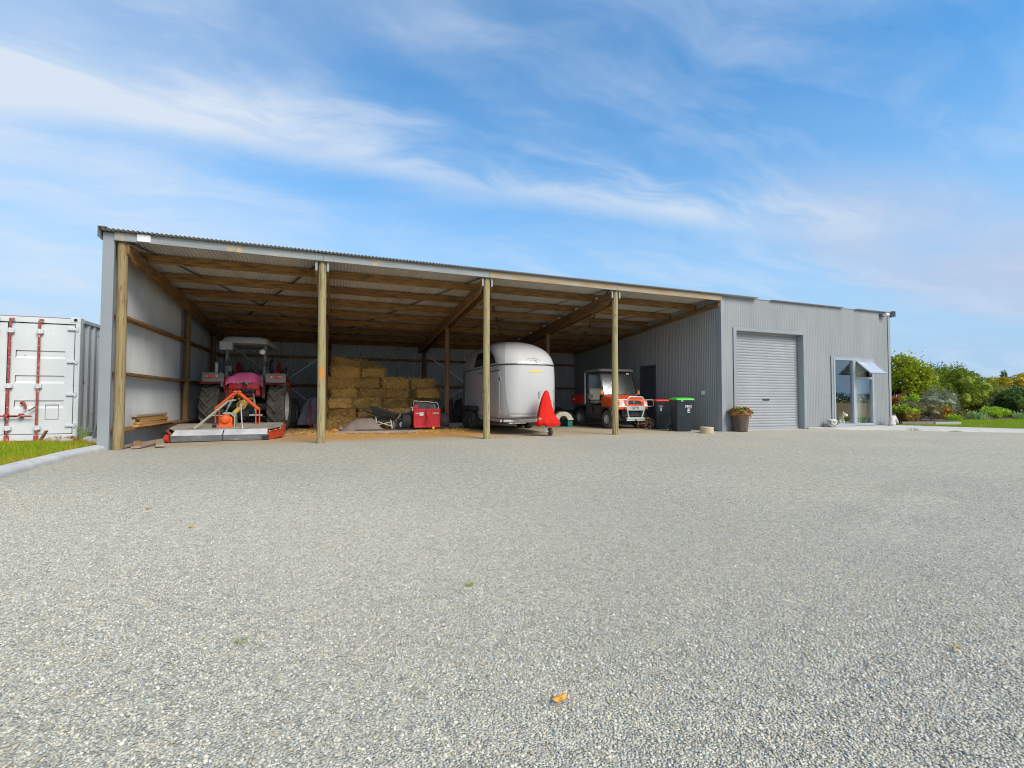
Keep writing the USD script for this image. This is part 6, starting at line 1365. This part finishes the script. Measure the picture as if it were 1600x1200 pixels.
def shrub(name, label, cat_, loc, rx, h, m, seed, n=5000, l=.10, w=.05, k=22, z0=.06, ry=None, size=.42, stem=True, group=None, droop=.2, shell=.35, sprigs=0, extra=None, spread=.9, low=-.35):
    r = np.random.default_rng(seed); t = thing(name, label, cat_, loc, r.uniform(-.3, .3), group); ry = ry or rx * .9
    lm = lumps(rx, ry, h, z0, k, r, size, low); P, d = crown_points(lm, n, r, shell)
    keep = P[:, 2] > .02; P, d = P[keep], d[keep]
    obj('foliage', leaves(P, d, l, w, r, droop, spread), MT[m], t, smooth=False)
    core = []
    for q_, (c, rad) in enumerate(lm):
        s_ = jitter(trimesh.creation.icosphere(subdivisions=2, radius=rad * .62), rad * .28, 2.2 / rad, seed + q_); core.append(move(s_, c))
    obj('inner_foliage', cat(*core), core_mat(m), t, smooth=False)
    if sprigs:
        top = sorted(lm, key=lambda q: -q[0][2])[:8]; PP, DD = [], []
        for q in range(sprigs):
            c, rad = top[r.integers(len(top))]; b = c + (r.uniform(-.5, .5) * rad, r.uniform(-.5, .5) * rad, rad * .8); dr = np.array([r.normal(0, .25), r.normal(0, .25), 1.0]); ln = r.uniform(.15, .45)
            for s_ in np.linspace(0, 1, 9): PP.append(b + dr * ln * s_); DD.append(dr * .3 + r.normal(size=3) * .5)
        obj('top_shoots', leaves(np.array(PP), np.array(DD), l * .8, w * .8, r, 0), MT[m], t, smooth=False)
    if extra:
        em, en, el, ew, ez = extra; sel = P[:, 2] > np.quantile(P[:, 2], ez); PP, DD = P[sel], d[sel]; kk = r.integers(0, len(PP), en)
        obj('flower_heads', leaves(PP[kk] + DD[kk] * .03, DD[kk], el, ew, r, 0), MT[em], t, smooth=False, kind='stuff')
    if stem:
        B = []
        for q in range(7):
            c, rad = lm[r.integers(len(lm))]; B.append(tube(smooth_path([(r.normal(0, .05), r.normal(0, .05), 0), c * (.3, .3, .45), c * (.8, .8, .9)], 4), np.linspace(.05, .015, 9) * min(1.6, h / 1.6), 6))
        obj('stems', cat(*B), MT['bark'], t, smooth=50)
    return t
leaf_mat('leaf_yellow_green', (.15, .19, .012), (.26, .28, .02), (.42, .36, .03))
leaf_mat('leaf_dense_green', (.085, .125, .012), (.165, .205, .018), (.28, .29, .032))
leaf_mat('leaf_silver', (.09, .115, .095), (.13, .155, .14), (.18, .20, .18))
leaf_mat('leaf_heather', (.075, .075, .04), (.10, .09, .055), (.13, .11, .075))
leaf_mat('leaf_bronze', (.13, .10, .03), (.20, .17, .03), (.30, .28, .04))
leaf_mat('leaf_rust', (.17, .065, .014), (.22, .11, .02), (.26, .16, .03))
leaf_mat('leaf_lime', (.16, .26, .02), (.24, .34, .03), (.34, .40, .06))
leaf_mat('leaf_deep', (.035, .075, .02), (.06, .11, .03), (.12, .15, .05))
leaf_mat('leaf_gold', (.20, .17, .015), (.27, .21, .02), (.20, .20, .03))
leaf_mat('leaf_variegated', (.15, .15, .07), (.22, .20, .11), (.11, .13, .04))
leaf_mat('leaf_conifer', (.06, .085, .03), (.10, .12, .04), (.14, .15, .05))
leaf_mat('leaf_dark_red', (.13, .04, .025), (.20, .075, .04), (.16, .12, .04))
leaf_mat('petal_yellow', (.62, .46, .04), (.70, .55, .08), (.60, .36, .03))
leaf_mat('petal_white', (.66, .64, .55), (.72, .70, .62), (.6, .6, .45))
leaf_mat('grass_blade', (.13, .19, .010), (.19, .24, .014), (.26, .27, .03), trans=.35)
leaf_mat('dry_grass', (.26, .17, .03), (.36, .24, .05), (.22, .20, .03), trans=.3)
leaf_mat('iris_blade', (.13, .20, .10), (.20, .28, .14), (.26, .33, .10), trans=.3)
CORE = {}
def core_mat(m):
    c1, c2 = LEAFC[m]; return MT.get(m + '_inner') or mat(m + '_inner', tuple(c1), tuple(c2), rough=.8, scale=9, detail=8, lo=.4, hi=.6, bump=.05, bscale=16)
# the tree behind the corner of the shed: trunk, limbs and a loose crown
def leafy_tree():
    r = np.random.default_rng(21); t = thing('leafy_tree', 'tall leafy yellow green tree behind the right end of the shed', 'tree', (29.6, 16.1, 0))
    lm = lumps(1.25, 1.2, 3.45, .5, 30, r, .36) + [(np.array([-.45, 0, 3.15]), .34), (np.array([.5, .1, 3.0]), .34), (np.array([.05, -.1, 2.9]), .35)]
    P, d = crown_points(lm, 5200, r, .5); obj('crown', leaves(P, d, .17, .10, r, .25), MT['leaf_yellow_green'], t, smooth=False)
    obj('trunk', tube(smooth_path([(0, 0, -.1), (.05, .02, .7), (-.04, 0, 1.6), (.02, .0, 2.6)], 5), np.linspace(.10, .03, 16), 9), MT['bark'], t, smooth=50)
    for q in range(9):
        c, rad = lm[r.integers(len(lm))]; b = np.array([0, 0, r.uniform(.4, 1.6)]); obj('limb', tube(smooth_path([b, (b + c) / 2 + (0, 0, .12), c], 4), np.linspace(.04, .012, 9), 6), MT['bark'], t, smooth=50)
    PP, DD = [], []
    for q in range(26):
        b = np.array([r.uniform(-.95, 1.15), r.uniform(-.6, .6), r.uniform(2.9, 3.35)]); dr = np.array([r.normal(0, .3), 0, 1.0])
        for s_ in np.linspace(0, 1, 6): PP.append(b + dr * s_ * r.uniform(.2, .5)); DD.append(r.normal(size=3))
    obj('top_shoots', leaves(np.array(PP), np.array(DD), .10, .05, r, 0), MT['leaf_yellow_green'], t, smooth=False)
leafy_tree()
shrub('round_bush', 'big rounded green bush, the largest on the lawn edge', 'bush', (33.4, 16.3, 0), 2.35, 2.90, 'leaf_dense_green', 22, n=26000, l=.15, w=.06, k=110, size=.28, sprigs=40, shell=.22, ry=2.0, low=-.97)
shrub('silver_shrub', 'silver grey shrub low in front of the big rounded bush', 'shrub', (28.4, 14.2, 0), .95, 1.36, 'leaf_silver', 23, n=4200, l=.12, w=.03, k=24, sprigs=40, spread=.7, low=-.8)
shrub('heather_mound', 'grey brown clipped mound behind the garden edging', 'shrub', (24.5, 13.1, 0), 1.0, .88, 'leaf_heather', 24, low=-.9, n=6500, l=.06, w=.03, k=26, size=.5, shell=.15)
shrub('bronze_shrub', 'low bronze and yellow green shrub next to the shed corner', 'shrub', (21.4, 11.85, .02), .70, .66, 'leaf_bronze', 25, low=-.9, n=4200, l=.075, w=.035, k=22, extra=('leaf_lime', 500, .12, .05, .7))
shrub('orange_bush', 'rusty orange bush close to the shed wall behind the mound', 'bush', (26.4, 14.9, 0), .38, 1.36, 'leaf_rust', 26, n=1400, l=.10, w=.05, k=12)
shrub('lime_clump', 'bright lime leafy clump between mound and silver shrub', 'shrub', (26.15, 14.2, 0), .36, 1.26, 'leaf_lime', 27, n=1200, l=.14, w=.07, k=12)
shrub('red_shrub', 'dark red leaved shrub beside the shed wall, under the leafy tree', 'shrub', (30.1, 17.2, 0), .45, 2.6, 'leaf_dark_red', 28, n=1800, l=.13, w=.07, k=16)
shrub('dark_ground_shrub', 'low dark grey shrub at the foot of the rounded bush', 'shrub', (29.2, 13.5, 0), .46, .42, 'leaf_heather', 29, n=1800, l=.06, w=.03, k=14, stem=False)
shrub('lime_mound', 'bright green low mound at the back of the lawn', 'shrub', (30.7, 12.95, 0), .66, .56, 'leaf_lime', 30, n=3200, l=.10, w=.03, k=20, droop=.5)
shrub('deep_green_shrub', 'dark glossy green shrub at the right edge of the garden', 'shrub', (35.1, 13.9, 0), .95, 1.72, 'leaf_deep', 31, low=-.9, n=4200, l=.15, w=.07, k=20, extra=('petal_white', 90, .07, .05, .3))
shrub('pale_shrub', 'pale grey green shrub between rounded bush and dark glossy shrub', 'shrub', (34.3, 14.8, 0), .60, 1.50, 'leaf_silver', 32, low=-.9, n=2400, l=.11, w=.05, k=14)
shrub('variegated_shrub', 'cream and green leaved shrub behind the bright low mound', 'shrub', (37.2, 15.6, 0), .95, 1.80, 'leaf_variegated', 33, low=-.9, n=3000, l=.15, w=.08, k=18)
shrub('gold_tree', 'golden leaved small tree, left of the two behind the garden', 'tree', (44.1, 18.5, 0), 1.0, 2.45, 'leaf_gold', 34, n=2600, l=.20, w=.11, k=18, z0=.4)
shrub('gold_tree', 'golden leaved small tree, right of the two behind the garden', 'tree', (45.6, 17.6, 0), 1.25, 2.65, 'leaf_gold', 35, n=3200, l=.20, w=.11, k=20, z0=.4)
shrub('green_hedge_bush', 'grey green bush low at the right edge of the picture', 'bush', (33.9, 12.5, 0), 1.0, 1.12, 'leaf_dense_green', 36, n=3000, l=.13, w=.06, k=20, extra=('leaf_silver', 400, .12, .05, .3))
shrub('hedge_bush', 'broad green bush beyond the right edge of the garden', 'bush', (39.5, 11.2, 0), 2.0, 2.1, 'leaf_dense_green', 37, n=5000, l=.16, w=.08, k=34, size=.36)
for k, (x, y, h, rr, lab) in enumerate(((56.6, 23.3, 3.75, .75, 'tallest dark conifer behind the gold trees'), (58.1, 22.7, 3.45, .85, 'broad dark conifer at the right edge behind the gold trees'), (60.2, 24.2, 3.35, .6, 'slim dark conifer standing between two other conifers'), (57.8, 24.9, 3.15, .5, 'small dark conifer seen just right of the rounded bush'))):
    r = np.random.default_rng(60 + k); t = thing('conifer', lab, 'conifer', (x, y, -.1), 0, 'conifers behind the garden')
    n = 1500; q = r.random(n) ** .7; zz = .3 + (h - .3) * (1 - q); a = r.uniform(0, 2 * PI, n); rad = rr * q * r.uniform(.5, 1.05, n) * (1 + .25 * np.sin(zz * 9))
    P = np.stack([rad * np.cos(a), rad * np.sin(a), zz], 1); d = np.stack([np.cos(a), np.sin(a), np.full(n, .1)], 1)
    obj('crown', leaves(P, d, .22, .08, r, .1, .4), MT['leaf_conifer'], t, smooth=False); obj('trunk', tube([(0, 0, -.1), (0, 0, h * .96)], [.09, .02], 8), MT['bark'], t)
def blades(name, label, cat_, loc, n, h, w, spread, m, seed, lean=.35, flower=None):
    r = np.random.default_rng(seed); t = thing(name, label, cat_, loc); V, F_ = [], []
    for k in range(n):
        a, q = r.uniform(0, 2 * PI), math.sqrt(r.random()) * spread; b = np.array([q * math.cos(a), q * math.sin(a), 0]); d = np.array([math.cos(a), math.sin(a), 0]) * r.uniform(.1, 1) * lean; s = np.array([-math.sin(a), math.cos(a), 0]) * w / 2; hh = h * r.uniform(.6, 1.1); i = len(V)
        V += [b - s, b + s, b + d * hh * .4 + s + (0, 0, hh * .6), b + d * hh * .4 - s + (0, 0, hh * .6), b + d * hh * 1.1 + (0, 0, hh * r.uniform(.75, 1.0))]; F_ += [(i, i + 1, i + 2), (i, i + 2, i + 3), (i + 3, i + 2, i + 4)]
    obj('leaf_blades', tm(V, F_), MT[m], t, smooth=False)
    if flower:
        fm, fn, fl = flower; P = np.stack([r.uniform(-spread, spread, fn), r.uniform(-spread, spread, fn), h * r.uniform(.6, 1.05, fn)], 1); obj('flower_heads', leaves(P, r.normal(size=(fn, 3)), fl, fl * .7, r, 0), MT[fm], t, smooth=False, kind='stuff')
    return t
blades('flax_clump', 'orange and yellow flax clump beside the silver shrub', 'flax', (27.5, 13.5, 0), 130, .66, .045, .24, 'leaf_rust', 41, .5, ('petal_yellow', 45, .10))
blades('daylily', 'low fresh green daylily clump at the back of the lawn', 'daylily', (26.7, 12.75, 0), 150, .36, .03, .26, 'leaf_lime', 42, .8, ('petal_yellow', 14, .08))
blades('iris_clump', 'grey green sword leaved iris clump in front of the rounded bush', 'iris', (28.3, 12.6, 0), 120, .52, .045, .40, 'iris_blade', 43, .3, ('petal_yellow', 10, .09))
blades('lily_clump', 'narrow leaved green clump between bright mound and dark shrub', 'lily', (31.0, 12.2, 0), 110, .46, .035, .30, 'iris_blade', 44, .4, ('petal_white', 10, .08))
blades('lime_fern', 'bright lime fern rising out of the bronze shrub', 'fern', (21.9, 12.1, .05), 120, .72, .05, .20, 'leaf_lime', 45, .8)
# garden edging
mat('edging_timber', (.19, .15, .11), (.27, .22, .17), rough=.95, scale=3, stretch=(1, 8, 8)); mat('edging_stone', (.36, .34, .30), (.44, .42, .37), rough=.9, scale=5)
for k, (a, b, m, lab) in enumerate((((19.9, 11.10), (20.9, 10.62), 'edging_timber', 'dark timber edging sleeper nearest the shed corner'), ((20.95, 10.60), (21.75, 10.20), 'edging_stone', 'pale edging sleeper at the lawn end of the garden bed'))):
    t = thing('edging_sleeper', lab, 'sleeper', (0, 0, 0), 0, 'sleepers edging the garden bed'); obj('sleeper', bar((*a, .085), (*b, .085), .12, .13, .01), MT[m], t, smooth=False)
mat('bed_soil', (.06, .042, .028), (.10, .07, .045), rough=.95, scale=6)
obj('garden_soil', sheet([(19.35, 11.2), (21.9, 10.3), (24.5, 12.0), (27, 12.6), (36, 11.8), (36, 17.5), (19.35, 17.5)], .055), MT['bed_soil'], smooth=False, kind='structure')
# grass
def grass(name, label, poly, n, h, w, m, seed, bias=None, z=.045, mix=None):
    import shapely
    r = np.random.default_rng(seed); p = sg.Polygon(poly); x0, y0, x1, y1 = p.bounds; q = np.c_[r.uniform(x0, x1, n * 3), r.uniform(y0, y1, n * 3)]; q = q[shapely.contains_xy(p, q[:, 0], q[:, 1])]
    if bias: q = q[r.random(len(q)) < bias(q)]
    q = q[:n]; n = len(q); a = r.uniform(0, 2 * PI, n); hh = h * r.uniform(.5, 1.3, n) * (.6 + .8 * meshkit.fbm(np.c_[q * 1.6, np.zeros(n)], 3, seed)); b = np.c_[q, np.full(n, z - .005)]
    s = np.c_[np.cos(a), np.sin(a), np.zeros(n)] * w / 2; lean = np.c_[r.normal(0, .35, (n, 2)), np.ones(n)] * hh[:, None]
    V = np.stack([b - s, b + s, b + lean], 1).reshape(-1, 3); o = obj(name, tm(V, np.arange(3 * n).reshape(-1, 3)), MT[m], None, smooth=False, kind='stuff'); data(o, label, 'grass')
grass('bank_grass', 'bright green grass on the bank before the container', [(-9, 7.2), (-4.1, 7.2), (-4.24, 8.8), (-4.36, 10.2), (-4.33, 11.2), (-5.0, 12.6), (-9, 12.8)], 50000, .075, .011, 'grass_blade', 51)
grass('dry_bank_grass', 'dry yellow grass along the kerb and under the container', [(-9, 7.2), (-4.1, 7.2), (-4.36, 10.2), (-4.33, 11.2), (-4.5, 12.6), (-5.2, 13.3), (-9, 13.1)], 7000, .085, .011, 'dry_grass', 52, lambda q: np.clip(np.maximum(1 - (np.abs(q[:, 0] + 4.25)) / .6, (q[:, 1] - 11.6) / .8), .06, 1))
grass('lawn_grass', 'mown bright green lawn beyond the concrete path', [(19.4, 11.2), (19.95, 9.7), (20.85, 8.15), (22.8, 6.0), (27, 6.0), (40, 7), (40, 12.2), (27, 12.8), (22, 10.3)], 60000, .045, .022, 'grass_blade', 53, lambda q: np.clip(26 / (np.hypot(q[:, 0], q[:, 1]) ** 1.05), .2, 1), z=.04)
for k, (x, y, h, n, lab, m) in enumerate(((17.1, 9.2, .10, 70, 'green weed tuft at the path edge below the stone horse head', 'grass_blade'), (17.75, 8.45, .05, 60, 'flat weed tuft at the middle of the path edge', 'grass_blade'), (19.35, 7.25, .05, 60, 'weed tuft on the path edge at the right of the picture', 'grass_blade'), (.67, 2.38, .022, 22, 'tiny green weed alone in the middle of the gravel', 'grass_blade'), (-.34, 2.16, .02, 16, 'tiny green weed in the left foreground gravel', 'grass_blade'), (-1.52, 4.98, .03, 18, 'small yellow weed in the gravel before the left bay', 'dry_grass'))):
    blades('weed_tuft', lab, 'weed', (x, y, .0), n, h, .010 if h > .04 else .004, .16 if h > .04 else .018, m, 70 + k, .9)
blades('wall_weed', 'tall thin weed growing at the container corner', 'weed', (-5.12, 12.86, .04), 60, .42, .010, .10, 'iris_blade', 80, .6)
blades('wall_weed', 'green weed growing under the plank ledge by the mower', 'weed', (-3.78, 14.1, 0), 140, .22, .012, .22, 'grass_blade', 81, .9)
blades('wall_weed', 'yellow weed at the foot of the container door', 'weed', (-5.45, 12.75, .04), 90, .18, .012, .22, 'dry_grass', 82, .8)
mat('leaf_orange', (.62, .24, .02), (.68, .33, .04), rough=.6, scale=30); mat('leaf_ochre', (.45, .30, .05), (.5, .35, .08), rough=.7, scale=30)
for k, (x, y, s, m, lab) in enumerate(((.69, 1.37, .028, 'leaf_orange', 'bright orange fallen leaf in the foreground gravel'), (-1.0, 4.16, .028, 'leaf_ochre', 'ochre fallen leaf on the gravel left of centre'), (2.75, 2.7, .02, 'leaf_ochre', 'small ochre leaf on the gravel right of centre'), (2.28, 1.1, .022, 'leaf_ochre', 'ochre leaf on the gravel in the right foreground'))):
    o = np.array([(-1, 0, .3), (-.4, .55, .1), (.2, .42, .35), (.5, .62, .2), (1, .1, .5), (.55, -.35, .15), (.1, -.6, .35), (-.5, -.42, .05)]) * s; m_ = loft([o + (0, 0, .004), o * (.5, .5, .6) + (0, 0, .009)], True, True)
    t = thing('fallen_leaf', lab, 'leaf', (x, y, .008), k * 1.3, 'fallen leaves on the gravel'); obj('leaf_blade', m_, MT[m], t, smooth=False)
# open country behind the viewer: a far hedge on the skyline
def far_hedge():
    r = np.random.default_rng(90); P, D = [], []
    x = np.linspace(-150, 220, 240)
    lm = [(np.array([xx, -95 + 8 * math.sin(xx * .03), r.uniform(.6, 2.0)]), r.uniform(1.2, 2.4)) for xx in x]
    P, D = crown_points(lm, 16000, r, .3); o = obj('far_hedge', leaves(P, D, .8, .5, r), MT['leaf_deep'], None, smooth=False, kind='stuff'); data(o, 'dark hedge on the skyline beyond the dry field', 'hedge')
far_hedge()
